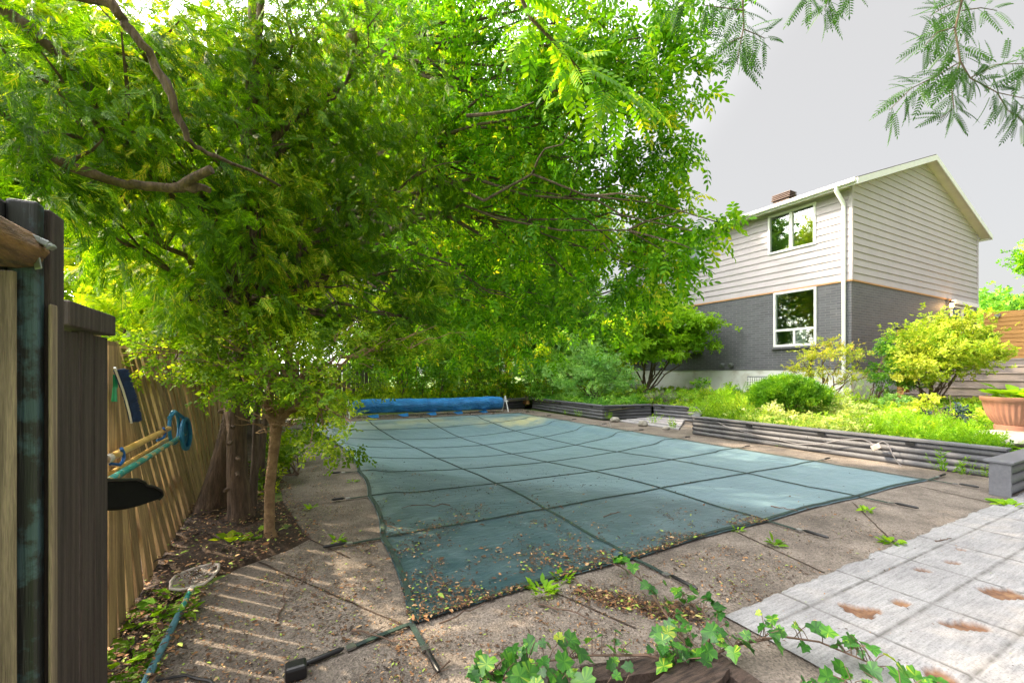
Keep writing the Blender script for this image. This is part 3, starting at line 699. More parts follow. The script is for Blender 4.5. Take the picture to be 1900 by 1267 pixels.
fa.build('fascia', M['white'], house)
gt = MB(); ze = roofpt(-OV, 0).z; gt.ub(HU-OV-.145, HU-OV-.04, v0, v1, ze-.05, ze+.055); gt.build('gutter', M['white'], house, bevel=.012); gt = MB(); gt.ub(HU+HW+OV+.04, HU+HW+OV+.145, v0, v1, ze-.05, ze+.055)
gut = gt.build('gutter', M['white'], house, bevel=.012)
ds = MB(); du = HU-.07; dv = HV+.16
ds.tube([W(HU-OV-.09, dv, ze-.04), W(HU-OV-.09, dv, ze-.14), W(du-.02, dv, ze-.42), W(du, dv, ze-.52), W(du, dv, 3), W(du, dv, 1.1), W(du-.03, dv, .66)], .052, 8); ds.build('downspout', M['white'], house, smooth=True)
ch = MB(); cu = HU+HW/2; cv = 10.7
ch.ub(cu-.24, cu+.24, cv-.32, cv+.32, 8.25, 8.55); chm = ch.build('chimney', M['chimney'], roof)
lv = MB()
for k in range(4): lv.ub(cu-.3+.02*k, cu+.3-.02*k, cv-.38, cv+.38, 8.57+k*.075, 8.60+k*.075)
lv.ub(cu-.16, cu+.16, cv-.24, cv+.24, 8.55, 8.82); lv.build('louvre', M['chimney'], chm)
def window(key, panes, bottom=None, sill=True, name='window'):
    a, b_, z0, z1 = wins[key]; fr = MB(); o0 = HU-.055; o1 = HU+.06; t = .07
    fr.ub(o0, o1, HV+a, HV+b_, z0, z0+t); fr.ub(o0, o1, HV+a, HV+b_, z1-t, z1); fr.ub(o0, o1, HV+a, HV+a+t, z0+t, z1-t); fr.ub(o0, o1, HV+b_-t, HV+b_, z0+t, z1-t)
    zb_ = z0+t
    if bottom:
        fr.ub(o0+.005, o1, HV+a+t, HV+b_-t, bottom-.035, bottom+.035); m_ = (a+b_)/2; fr.ub(o0+.008, o1, HV+m_-.03, HV+m_+.03, z0+t, bottom-.035)
    else:
        m_ = (a+b_)/2; fr.ub(o0+.005, o1, HV+m_-.05, HV+m_+.05, z0+t, z1-t)
    wn = fr.build(name, M['white'], house, bevel=.006)
    pn = MB(); pn.ub(HU+.0, HU+.008, HV+a+t, HV+b_-t, z0+t, z1-t); pn.build('pane', M['glass'], wn)
    if sill:
        s_ = MB(); s_.ub(HU-.09, HU-.0, HV+a-.06, HV+b_+.06, z0-.075, z0-.003); s_.build('sill', M['brick'], wn, bevel=.006)
    return wn
window('up', 2, sill=False); w1 = window('lo', 2, 2.62); window('up2', 2, sill=False); window('lo2', 2)
cu_ = MB()
for a, b_ in ((.95, 1.25), (1.85, 2.1)):
    for k in range(8): cu_.tube([W(HU+.35, HV+a+(b_-a)*k/8, 2.15), W(HU+.35, HV+a+(b_-a)*k/8, 3.8)], .03, 6)
# things seen inside the lower window
it = empty('dining_chair', W(HU+.9, HV+1.35, 1.42), 'pale dining chair back seen through the lower window, right of the orange post', 'chair')
c = MB(); c.ub(HU+.85, HU+.9, HV+1.0, HV+1.42, 2.0, 2.72); c.build('backrest', M['white'], it, bevel=.03)
c = MB(); c.ub(HU+.6, HU+1.0, HV+1.0, HV+1.42, 1.85, 1.93)
for x in (.62, .96):
    for y in (1.03, 1.39): c.ub(HU+x-.02, HU+x+.02, HV+y-.02, HV+y+.02, 1.42, 1.85)
c.build('seat', M['white'], it)
it = empty('dining_chair', W(HU+.9, HV+1.8, 1.42), 'pale dining chair back seen through the lower window, left of the orange post', 'chair')
c = MB(); c.ub(HU+.85, HU+.9, HV+1.62, HV+2.05, 2.0, 2.7); c.build('backrest', M['white'], it, bevel=.03)
c = MB(); c.ub(HU+.6, HU+1.0, HV+1.62, HV+2.05, 1.85, 1.93)
for x in (.62, .96):
    for y in (1.65, 2.0): c.ub(HU+x-.02, HU+x+.02, HV+y-.02, HV+y+.02, 1.42, 1.85)
c.build('seat', M['white'], it)
c = MB(); c.ub(HU+1.6, HU+1.75, HV+1.62, HV+1.80, 1.42, 3.35); tag(c.build('wooden_post', M['cedarwood']), 'orange wooden post standing inside behind the lower window', 'post')
# patio door
dr_ = MB(); a, b_ = HU+6.95, HU+9.05; zt = 3.70
dr_.ub(a, b_, HV-.04, HV+.06, zt-.09, zt); dr_.ub(a, a+.09, HV-.04, HV+.06, 1.6, zt-.09); dr_.ub(b_-.09, b_, HV-.04, HV+.06, 1.6, zt-.09); dr_.ub(a+.98, a+1.12, HV-.035, HV+.06, 1.6, zt-.09); dr_.ub(a+.09, a+.98, HV-.03, HV+.06, 1.6, 1.72); dr_.ub(a+1.12, b_-.09, HV-.03, HV+.06, 1.6, 1.72)
pdr = dr_.build('patio_door', M['white'], house, bevel=.006)
c = MB(); c.ub(a+.09, b_-.09, HV+.01, HV+.02, 1.72, zt-.09); c.build('pane', M['glass'], pdr)
c = MB(); c.ub(a-.06, b_+.1, HV-.16, HV-.045, zt+.02, zt+.16); c.build('awning_box', M['white'], house, bevel=.01)
# wall lamp (lit)
lp = W(HU+6.62, HV-.13, 3.62); lamp = empty('wall_lamp', lp, 'small lit brass lantern on the dark brick beside the patio door', 'lamp')
c = MB(); c.lathe(lp, [(.0, .16), (.07, .14), (.085, .10), (.06, .09)], 12); c.build('lamp_cap', M['black'], lamp, smooth=True); c = MB(); c.lathe(lp, [(.06, -.07), (.05, -.10), (0, -.12)], 12); c.build('lamp_base', M['black'], lamp, smooth=True); c = MB(); c.bar(lp+VD*.1+Vector((0, 0, .05)), lp+Vector((0, 0, .13)), .02, .02); c.build('bracket', M['black'], lamp, smooth=True)
c = MB(); c.lathe(lp, [(.055, .09), (.06, .0), (.05, -.07)], 12); c.build('lamp_glass', M['lampglow'], lamp, smooth=True)
pl_ = bpy.data.lights.new('lamp_light', 'POINT'); pl_.energy = 9; pl_.color = (1, .6, .25); pl_.shadow_soft_size = .08
po = bpy.data.objects.new('lamp_light', pl_); COL.objects.link(po); po.parent = lamp; po.location = VD*-.12
# dryer hoods, AC unit, meter conduit
for k, (vv_, lb) in enumerate(((3.62, 'small grey dryer hood low on the dark brick, the right one of two'), (3.95, 'small grey dryer hood low on the dark brick, the left one of two'))):
    c = MB(); p = W(HU-.05, HV+vv_, 1.55); c.tube([p+UD*.05, p-UD*.02, p-UD*.09+Vector((0, 0, -.03))], [.075, .08, .07], 12); tag(c.build('dryer_hood', M['metal'], smooth=True), lb, 'vent')
ac = empty('air_conditioner', W(13.2, 8.1, .6), 'grey louvred air conditioner unit against the white foundation, behind the round shrub', 'air conditioner')
c = MB(); c.ub(12.95, 13.5, 7.75, 8.45, .55, 1.18); c.build('casing', M['metal'], ac, bevel=.02)
c = MB()
for k in range(9): c.ub(12.93, 12.95, 7.79+k*.071, 7.815+k*.071, .62, 1.13)
for k in range(7): c.ub(12.925, 12.93, 7.77, 8.43, .64+k*.075, .655+k*.075)
c.build('grille', M['white'], ac)
c = MB(); c.tube([W(HU-.05, HV+1.05, 1.75), W(HU-.05, HV+1.05, .62)], .03, 8); c.build('conduit', M['black'], house)
# deck, stairs, lattice, cedar screen
dk = empty('back_porch', W(20, 3, 0), 'taupe painted wooden porch with wide steps beside the golden shrub', 'porch')
c = MB(); ZD = 1.66
c.ub(17.07, 23.9, -3, HV-.05, ZD-.05, ZD); c.build('floor', M['stair'], dk)
c = MB(); c.ub(17.09, 23.8, 5.95, 6.0, .3, ZD-.055); c.build('skirt', M['stair'], dk)
for k in range(6):
    c = MB(); z = .54+k*.187; u = 15.05+k*.335
    c.ub(u, u+.36, -2, 5.45, z-.035, z); c.ub(u+.03, u+.055, -2, 5.45, z-.187, z-.037); c.build('step', M['stair'], dk, bevel=.005)
c = MB(); c.ub(17.09, 17.12, -3, 5.95, .3, ZD-.055); c.build('riser_board', M['stair'], dk)
c = MB()
for k in range(26):
    a = 15.1+k*.11
    for s in (1, -1):
        x0, x1 = (a, a+.9) if s > 0 else (a+.9, a)
        c.bar(W(x0, 5.5+.01*s, .32), W(x1, 5.5+.01*s, 1.22), .008, .03, up=VD)
c.build('lattice', M['cedarwood'], dk)
pp = empty('railing_post', W(15.6, 5.6, .5), 'cedar post with a black cap rising above the golden shrub', 'post')
c = MB(); c.ub(15.55, 15.66, 5.55, 5.66, .5, 2.5); c.build('post', M['cedarwood'], pp, bevel=.005)
c = MB(); c.ub(15.52, 15.69, 5.52, 5.69, 2.503, 2.57); c.build('cap', M['black'], pp, bevel=.01)
scn = empty('privacy_screen', W(23.7, 3, ZD), 'orange cedar privacy screen of horizontal boards on the porch, with round lamps along its top', 'fence')
c = MB()
for k in range(11): c.ub(23.70, 23.725, -1.5, 6.0, ZD+.12+k*.155, ZD+.12+k*.155+.135)
c.ub(23.73, 23.8, -1.5, 6.0, ZD+.05, ZD+1.9); c.build('boards', M['cedarwood'], scn, bevel=.003)
for k in range(6):
    p = W(23.62, 5.6-k*.75, ZD+1.75); c = MB(); c.tube([p, p-UD*.09], [.09, .075], 12); c.tube([p+UD*.07, p], .04, 8); c.build('round_lamp', M['metal'], scn, smooth=True)
# stone slab step near the far end of the house
c = MB(); c.slab([(12.3, 13.2), (13.3, 13.2), (13.3, 14.4), (12.3, 14.4)], .5, .82); tag(c.build('concrete_step', M['slate'], bevel=.01), 'grey concrete step by the left end of the white foundation', 'step')
# ------------------------------------------------------------------ terracotta pot on its slab
pc = Vector((6.98, 6.05, .45))
stone('stone_slab', Vector((6.80, 5.93, .375)), (.56, .42, .11), 'rough grey stone slab under the terracotta bowl', seed=12, cat='stone')
pot = empty('flower_pot', pc+Vector((0, 0, .03)), 'large fluted terracotta bowl with a hosta, on the stone slab', 'plant pot')
c = MB(); c.lathe(pc+Vector((0, 0, .03)), [(0, .0), (.20, 0), (.205, .06), (.19, .07), (.24, .13), (.285, .22), (.308, .32), (.318, .39), (.34, .405), (.345, .455), (.325, .46), (.305, .445), (.30, .40), (0, .39)], 160, (4, 6, .05, 32)); c.build('bowl', M['terra'], pot, smooth=True)
rg = np.random.default_rng(3)
def tuft(name, tm, c, n, r, L, mt, parent=None, up=1.0, rng=rg, label=None, cat=None, group=None, wob=.3, spread=1.0):
    c = np.array(c, float); a = rng.uniform(0, 2*math.pi, n); rr = r*np.sqrt(rng.random(n))
    p = c + np.stack([np.cos(a)*rr, np.sin(a)*rr, rng.random(n)*.02], 1)
    xd = np.stack([np.cos(a)*spread, np.sin(a)*spread, np.full(n, up)*rng.uniform(.3, 1.3, n)], 1) + rng.normal(size=(n, 3))*wob
    zd = np.stack([-np.cos(a), -np.sin(a), np.ones(n)], 1)
    o = scatter(name, tm, p, xd, zd, L*rng.uniform(.6, 1.2, n), mt, parent, rng=rng)
    if label: tag(o, label, cat, group)
    return o
T_HOSTA = (np.array(leaf6((.3, 0, 0), (1, 0, -.3), .7, .5)), [tuple(range(6))])
tuft('hosta', T_HOSTA, pc+Vector((0, 0, .43)), 42, .09, .33, M['l_light'], pot, 1.0)
# ------------------------------------------------------------------ pool cover
CU0, CU1, CV0, CV1 = .62, 6.75, 2.16, 11.95
def uL(v):
    t = min(1, max(0, (v-CV0)/(CV1-CV0))); return CU0 - .02 + .36*math.sin(math.pi*t)**1.3
def cov(a, b_):
    v = CV0 + (CV1-CV0)*b_; v += .05*math.sin(math.pi*a)*(1-b_)
    l = uL(v) ; nrow = 8
    sc_ = abs(math.sin(b_*nrow*math.pi))*.035
    l += sc_*(1-a)**2; rr = CU1 - .02*abs(math.sin(b_*nrow*math.pi))
    u = l + (rr-l)*a
    v += .025*abs(math.sin(a*4*math.pi))*(1-b_)**4
    def ss(x): x = min(1, max(0, x)); return x*x*(3-2*x)
    inside = ss(min(u-hu0, hu1-u)/.25)*ss(min(v-hv0, hv1-v)/.25)
    z = .014 - inside*(.012 + .24*ss((v-3.2)/4.4)*ss((12.4-v)/3.2)*(1-abs(2*a-1)**2.0))
    e = -1 if inside <= 0 else 1
    z += .006*mnoise.noise(Vector((u*2.2, v*2.2, 0))) + .004*mnoise.noise(Vector((u*7, v*5, 2)))
    return W(u, v, max(z, .010) if e < 0 else z)
na, nb_ = 110, 170
cv_ = empty('pool_cover', W(3.7, 7, 0), 'dark green mesh safety cover with webbing grid stretched over the swimming pool', 'pool cover')
fb = MB(); gv = [cov(i/na, k/nb_) for k in range(nb_+1) for i in range(na+1)]
fb.add(gv, [(k*(na+1)+i, k*(na+1)+i+1, (k+1)*(na+1)+i+1, (k+1)*(na+1)+i) for k in range(nb_) for i in range(na)])
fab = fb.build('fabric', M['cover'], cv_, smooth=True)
pa = fab.data.attributes.new('pollen', 'FLOAT', 'POINT')
pa.data.foreach_set('value', np.array([max(0, 1-((i/na-.86)/.22)**2-((k/nb_-.86)/.10)**2) + .5*max(0, 1-((i/na-.45)/.45)**2-((k/nb_-.93)/.07)**2) for k in range(nb_+1) for i in range(na+1)], dtype=np.float32))
sa = fab.data.attributes.new('sheen_dust', 'FLOAT', 'POINT')  # mask for the painted sky sheen and dust, off at the near left corner
def sheen_dust_at(i, k):
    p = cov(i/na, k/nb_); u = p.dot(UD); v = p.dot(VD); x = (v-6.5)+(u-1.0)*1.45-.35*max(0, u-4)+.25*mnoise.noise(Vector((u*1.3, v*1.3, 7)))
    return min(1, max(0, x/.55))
sa.data.foreach_set('value', np.array([sheen_dust_at(i, k) for k in range(nb_+1) for i in range(na+1)], dtype=np.float32))
def web(path, wd=.026, name='webbing', up=.006, dbl=False):
    m_ = MB(); n_ = len(path); vs_ = []
    for i, p in enumerate(path):
        t = (path[min(i+1, n_-1)]-path[max(i-1, 0)]).normalized(); s_ = t.cross(Vector((0, 0, 1))).normalized()*wd
        q0 = p+Vector((0, 0, up)); vs_ += [q0-s_, q0-s_*.9+Vector((0, 0, .003)), q0+s_*.9+Vector((0, 0, .003)), q0+s_]
    m_.add(vs_, [(i*4+j_, i*4+j_+1, (i+1)*4+j_+1, (i+1)*4+j_) for i in range(n_-1) for j_ in range(3)])
    return m_.build(name, M['strap'], cv_, smooth=False)
for k in range(1, 8): web([cov(i/60, k/8) for i in range(61)], .013)
for i in (1, 2, 3): web([cov(i/4, k/100) for k in range(101)], .014)
web([cov(i/100, .003) for i in range(101)], .017, 'edge_binding', .008); web([cov(i/100, .997) for i in range(101)], .017, 'edge_binding', .008)
web([cov(.004, k/120) for k in range(121)], .017, 'edge_binding', .010); web([cov(.997, k/120) for k in range(121)], .017, 'edge_binding', .010)
def anchor(p0, dr, L, mt='black', box=False):
    p0 = Vector(p0); dr = Vector(dr).normalized(); p0.z = .014
    m_ = MB(); sd_ = dr.cross(Vector((0, 0, 1))); e = p0+dr*L*.55
    pts = bend(p0, e, 6, .012, .004, int(p0.x*50))
    vs_ = []
    for p in pts: vs_ += [p-sd_*.013, p-sd_*.013+Vector((0, 0, .005)), p+sd_*.013+Vector((0, 0, .005)), p+sd_*.013]
    m_.add(vs_, [(i*4+j_, i*4+j_+1, (i+1)*4+j_+1, (i+1)*4+j_) for i in range(len(pts)-1) for j_ in range(3)])
    s = m_.build('anchor_strap', M['strap'], cv_)
    b2 = MB(); b2.box(e+Vector((0, 0, .008)), dr*.02, sd_*.018, Vector((0, 0, .005))); b2.build('buckle', M['steel'], s)
    sp = MB(); a = e+dr*.03+Vector((0, 0, .014)); z_ = p0+dr*L+Vector((0, 0, .014)); sp.tube([a, a+dr*.02, z_-dr*.02, z_], [.005, .012, .012, .006], 8); sp.build('spring_cover', M['black'], s, smooth=True)
for i in range(5): anchor(cov(i/4, 0), -VD, [.42, .5, .46, .46, .42][i])
for k in range(0, 9):
    anchor(cov(1, k/8), UD, .40 if k else .5)
    anchor(cov(0, k/8), -UD if k else GR(560, 1240)-cov(0, 0), [.54, .40, .34, .3, .3, .3, .3, .3, .3][k])
for i in range(1, 4): anchor(cov(i/4, 1), VD, .35)
# black plastic block at the lower left
c = MB(); p = GR(549, 1256); c.box(p+Vector((0, .0, .03)), UD*.042, VD*.034, Vector((0, 0, .03))); tag(c.build('plastic_block', M['black'], bevel=.012), 'black plastic block on the deck at the end of the near left strap', 'block')
p1 = GR(790, 1180, .02)
# ------------------------------------------------------------------ blue solar-cover roll
rl = empty('pool_blanket_reel', W(4.2, 12.9, 0), 'long blue tarpaulin wrapped roll on a reel at the far end of the pool', 'pool reel')
c = MB(); N = 60; vs_ = []; nn_ = 20
for i in range(N+1):
    t = i/N; u = 1.95+4.6*t; v = 13.0-.25*t; zc = .33-.02*t+.01*math.sin(t*9)
    for k in range(nn_):
        a = 2*math.pi*k/nn_; r_ = .185*(1+.10*mnoise.noise(Vector((t*14, a*1.3, 0)))+.05*mnoise.noise(Vector((t*40, a*3, 4)))); r_ *= (1.22 if math.sin(a) < -.6 else 1)
        if i in (0, N): r_ *= .82
        vs_.append(W(u, v+math.cos(a)*r_, zc+math.sin(a)*r_))
c.add(vs_, [(i*nn_+k, i*nn_+(k+1) % nn_, (i+1)*nn_+(k+1) % nn_, (i+1)*nn_+k) for i in range(N) for k in range(nn_)] + [tuple(range(nn_))[::-1], tuple(range(N*nn_, (N+1)*nn_))])
c.build('tarpaulin', M['tarp'], rl, smooth=True)
for ux, vv_ in ((1.82, 13.0), (6.68, 12.74)):
    c = MB(); c.tube([W(ux, vv_-.22, .01), W(ux, vv_, .52)], .018, 8); c.tube([W(ux, vv_+.22, .01), W(ux, vv_, .52)], .018, 8); c.tube([W(ux-.04, vv_, .34), W(ux+.1, vv_, .34)], .03, 8); c.build('stand', M['white'], rl)
c = MB()
for k in range(5):
    u = 2.3+k*.85; c.add([W(u, 12.78, .06), W(u+.3, 12.76, .10), W(u+.28, 12.6, .012), W(u+.1, 12.58, .012)], [(0, 1, 2, 3)])
c.build('loose_flap', M['tarp'], rl)
# ------------------------------------------------------------------ left fence
def lean(v):
    if v < 2.6: return 0
    if v < 3.9: return .30*(v-2.6)/1.3
    if v < 5: return .30
    if v < 8: return .30*(8-v)/3
    return 0
fn = empty('picket_fence', W(-.65, 6, 0), 'weathered wooden board fence with gaps, leaning out behind the trees on the left', 'fence')
c = MB(); v = 1.98; r = random.Random(2)
while v < 14.2:
    wd = r.uniform(.105, .125) if v < 5 else .14; gap = r.uniform(.055, .075) if v < 4.6 else r.uniform(.006, .014); h = 1.42+r.uniform(-.03, .03)
    L = lean(v+wd/2); u0 = -.64-r.uniform(0, .012); jt = r.uniform(-.003, .003); z0 = .03 if v > 4 else .015+r.uniform(0, .04)
    vs_ = []
    for z in (z0, h):
        k = z/1.42
        for (uo, vo) in ((0, 0), (0, wd), (-.019, wd), (-.019, 0)): vs_.append(W(u0-L*k+uo, v+vo+jt*k*3, z))
    c.add(vs_, [(0, 1, 5, 4), (1, 2, 6, 5), (2, 3, 7, 6), (3, 0, 4, 7), (4, 5, 6, 7), (3, 2, 1, 0)])
    v += wd+gap
c.build('boards', M['fence'], fn)
for z in (.35, 1.2):
    c = MB(); 
    ks = [1.95+.4*k for k in range(31)]
    for a, b_ in zip(ks, ks[1:]): c.bar(W(-.685-lean(a)*z/1.42-.012, a, z), W(-.685-lean(b_)*z/1.42-.012, b_, z), .04, .085)
    c.build('rail', M['fence'], fn)
for v in (4.75, 7.2, 9.6, 12.0):
    c = MB(); c.bar(W(-.77, v, 0), W(-.77-lean(v)*1.05, v, 1.5), .09, .09, up=VD); c.build('fence_post', M['fence'], fn)
bf = empty('back_fence', W(1.3, 16.4, 0), 'grey weathered vertical board fence at the back, behind the left end of the blue roll', 'fence')
c = MB(); u = -.6
while u < 3.45:
    c.ub(u, u+.135, 16.38+.02*(int(u*7) % 2), 16.40+.02*(int(u*7) % 2), .02, 1.62+random.uniform(-.02, .02)); u += .15
c.build('boards', M['fencefar'], bf); c = MB(); c.ub(-.6, 3.45, 16.44, 16.48, .3, .39); c.ub(-.6, 3.45, 16.44, 16.48, 1.3, 1.39); c.build('rail', M['fencefar'], bf)
# ------------------------------------------------------------------ gate in the foreground
def sidept(x, q_, y):   # point on the plane u=-q_ seen at x,y
    k = (x-CX)/F; d_ = q_/(-(k*UD.x)-UD.y); X_ = k*d_; return Vector((X_, d_, EYE+(HY-y)/F*d_))
gp = empty('gate_post', sidept(88, .407, 1200)*1.0, 'tall gate post with worn teal paint beside a brown board, at the left edge', 'post')
a = sidept(86, .405, 383); b_ = sidept(120, .405, 387); va = a.dot(VD); vb = b_.dot(VD)
c = MB(); c.ub(-.405-.055, -.413, va-.012, va+.02, 0, a.z+.005); c.ub(-.405-.09, -.46, va-.03, va+.02, 0, a.z+.0); c.build('painted_face', M['teal'], gp, bevel=.006)
c = MB(); c.ub(-.44, -.405, va+.0205, vb, 0, a.z); c.build('side_board', M['brownwood'], gp, bevel=.004)
c = MB(); c.ub(-.403, -.396, va+.0, va+.026, 0, 1.41); c.build('batten', M['oldwood'], gp, bevel=.003)
pn = empty('board_fence', sidept(160, .46, 1200), 'dark stained fence panel of three narrow boards under a short cap beam', 'fence')
c = MB()
for x0, x1, yt in ((116, 147, 612), (151, 174, 614), (176, 200, 622)):
    A = sidept(x0, .46, yt); B = sidept(x1, .46, yt); q_ = (A.dot(VD), B.dot(VD)); c.ub(-.482, -.46, q_[0], q_[1], .02, A.z)
c.build('boards', M['brownwood'], pn, bevel=.003)
A = sidept(131, .44, 557); B = sidept(215, .44, 585); va2 = A.dot(VD); vb2 = B.dot(VD)
c = MB(); c.ub(-.53, -.44, va2, vb2, A.z-.062, A.z); c.build('cap_beam', M['brownwood'], pn, bevel=.004)
c = MB(); c.ub(-.60, -.484, vb2-.06, vb2+.0, 0, 1.2); c.build('rear_post', M['brownwood'], pn)
gtm = empty('log_gate', PX(-60, 800, .8), 'gate with split log rail and upright bare board at the left edge', 'gate')
c = MB(); p0 = PX(50, 462, .86); p1 = PX(-140, 395, .66)
c.tube([p1, p1.lerp(p0, .3)+Vector((0, 0, .004)), p1.lerp(p0, .7), p0], [.048, .045, .044, .036], 7, wob=.5); c.build('log_rail', M['logwood'], gtm, bevel=.004)
c = MB(); p0 = PX(1, 520, .82); p1 = PX(22, 520, .84); zt_ = PX(0, 500, .82).z
dv_ = (p1-p0); c.box(((p0+p1)/2).to_2d().to_3d()+Vector((-.02, -.012, zt_/2)), dv_/2+Vector((.02, .012, 0)), Vector((-dv_.y, dv_.x, 0)).normalized()*.011, Vector((0, 0, zt_/2))); c.build('upright_board', M['oldwood'], gtm, bevel=.003)
br = MB(); pts = [PX(36, 436, .83), PX(55, 440, .84), PX(75, 447, .85), PX(92, 455, .855), PX(97, 462, .856)]
for s, e in zip(pts, pts[1:]): br.bar(s, e, .012, .014, up=Vector((0, -1, .3)))
br.bar(PX(64, 462, .853), PX(72, 500, .853), .014, .004, up=Vector((0, 1, 0))); tag(br.build('gate_latch', M['metal'], bevel=.002), 'bent grey metal strap latch between the log rail and the teal post', 'latch')
# ------------------------------------------------------------------ tools hung on the fence
def onf(x, y, q_): return sidept(x, q_, y)
def poles(name, label, a, b_, r_, mt): 
    root = empty(name, (a+b_)/2, label, 'pole'); c = MB(); c.tube([a, b_], r_, 12); c.build('shaft', mt, root, smooth=True); return root
A = onf(196, 853, .60); B = onf(313, 795, .60); y1 = poles('yellow_pole', 'short yellow pole hanging level on the fence, the upper of two', A, B, .016, M['pole_y'])
c = MB(); c.tube([A+(A-B).normalized()*.0, A+(B-A).normalized()*.05], .0185, 12); c.build('end_cap', M['paleplastic'], y1, smooth=True)
A2 = onf(200, 893, .535); B2 = onf(342, 806, .60); y2 = poles('net_pole', 'teal and yellow peeling pole hanging below the upper yellow one', A2, B2, .014, M['pole_g'])
A3 = onf(208, 878, .60); B3 = onf(315, 812, .66); poles('bamboo_pole', 'yellow pole hanging just behind the teal one', A3, B3, .013, M['pole_y'])
# blue net bag of two loops
c = MB()
def loop(cx, cy, rx, ry, q_, n=22, tilt=0):
    return [onf(cx+rx*math.cos(2*math.pi*k/n+tilt), cy+ry*math.sin(2*math.pi*k/n), q_) for k in range(n+1)]
nb2 = empty('hand_net', onf(335, 800, .58), 'blue plastic net with two hoops hanging at the far end of the poles', 'net')
c = MB(); c.tube(loop(323, 793, 9, 30, .60), .011, 7); c.tube(loop(345, 805, 8, 28, .56), .014, 7); c.tube([onf(314, 775, .6), onf(325, 764, .59), onf(340, 775, .57)], .012, 7); c.build('hoop', M['netblue'], nb2, smooth=True)
c = MB(); lp_ = loop(345, 805, 8, 27, .57); cc = onf(345, 808, .59)
for s, e in zip(lp_, lp_[1:]): c.poly([s, e, cc])
c.build('mesh_bag', M['netblue'], nb2)
for x, y, q_, lb in ((222, 846, .585, 'blue plastic hook under the near end of the upper yellow pole'), (302, 803, .59, 'blue plastic hook under the far end of the upper yellow pole')):
    c = MB(); r_ = 11 if x < 250 else 7
    c.tube([onf(x-r_*1.6, y+14, q_+.02)] + [onf(x+r_*math.sin(t)*.9-2, y+r_*1.5*math.cos(t), q_) for t in (.2, .8, 1.4, 2.0, 2.6)], .007, 7); tag(c.build('pole_hook', M['bluepl'], smooth=True), lb, 'hook')
# black broom head
bh = empty('broom_head', onf(240, 915, .52), 'wide black pool brush head hanging on the fence under the poles', 'brush')
outl = [(150, 892), (255, 889), (268, 894), (272, 900), (288, 903), (300, 911), (302, 919), (296, 926), (282, 931), (262, 938), (238, 944), (150, 946)]
c = MB(); fr = [onf(x, y, .50) for x, y in outl]; bkk = [p-UD*.045 for p in fr]; n_ = len(fr)
c.add(fr+bkk, [tuple(range(n_)), tuple(range(2*n_-1, n_-1, -1))]+[(i, i+n_, (i+1) % n_+n_, (i+1) % n_) for i in range(n_)]); c.build('bristles', M['dirtyblack'], bh, bevel=.008)
c = MB(); c.tube([onf(x, y, .498) for x, y in outl[:8]], .006, 7); c.build('rim', M['black'], bh, smooth=True)
# blue bristle brush
bb = empty('wall_brush', onf(232, 735, .60), 'curved blue bristled brush with a white back hanging on the fence boards', 'brush')
path = [(213, 682), (220, 700), (228, 722), (235, 745), (241, 768), (244, 784)]
P0 = [onf(x, y, .58) for x, y in path]
c = MB()
for s, e in zip(P0, P0[1:]): c.bar(s, e+(e-s)*.05, .006, .008, up=UD)
c.build('back_plate', M['white'], bb)
c = MB(); rr_ = random.Random(4)
for k in range(1500):
    t = rr_.random()*.93+.05; i = min(4, int(t*5)); p = P0[i].lerp(P0[i+1], t*5-i) + UD*rr_.uniform(-.008, .008)
    c.bar(p, p+VD*(.058+rr_.uniform(0, .014))+UD*.012+Vector((0, 0, rr_.uniform(-.006, .008)))+UD*rr_.uniform(-.006, .006), .0035, .0035)
c.build('bristles', M['bristle'], bb)
c = MB(); c.bar(onf(214, 695, .60), onf(214, 720, .60), .014, .01); c.tube([onf(213, 718, .60), onf(212, 745, .60)], [.007, .010], 8); tag(c.build('green_grip', M['greenpl']), 'small green plastic grip hanging behind the blue bristled brush', 'tool grip')
# leaf skimmer on the ground
sk_ = empty('leaf_skimmer', GR(352, 1095), 'leaf skimmer net with a blue grey pole lying on the deck edge by the fence', 'pool skimmer')
fr = [(316, 1092), (317, 1078), (328, 1066), (360, 1054), (395, 1045), (406, 1047), (405, 1056), (392, 1072), (378, 1083), (356, 1090), (335, 1094)]
c = MB(); ring = [GR(x, y, .062) for x, y in fr]; c.tube(ring+[ring[0]], .008, 8); c.tube([GR(357, 1088, .062), GR(352, 1098, .06)], [.012, .016], 8); c.build('frame', M['paleplastic'], sk_, smooth=True)
c = MB(); cn = GR(362, 1072, .04)
for s, e in zip(ring, ring[1:]+ring[:1]): c.poly([s, e, cn])
c.build('net', M['net'], sk_)
c = MB(); c.tube([GR(351, 1100, .06), GR(345, 1112, .058), GR(335, 1132, .055)], .013, 10); c.build('handle_socket', M['pole_g'], sk_, smooth=True)
c = MB(); a = GR(335, 1132, .055); b_ = GR(271, 1262, .05); c.tube([a, b_+(b_-a)*.6], .015, 10); c.build('pole', M['polepaint'], sk_, smooth=True)
c = MB(); c.tube([GR(x, y, .012) for x, y in ((290, 1262), (320, 1256), (345, 1252), (365, 1258), (390, 1262), (410, 1280))], .006, 6); tag(c.build('black_hose', M['black'], smooth=True), 'thin black hose lying on the deck at the bottom left', 'hose')
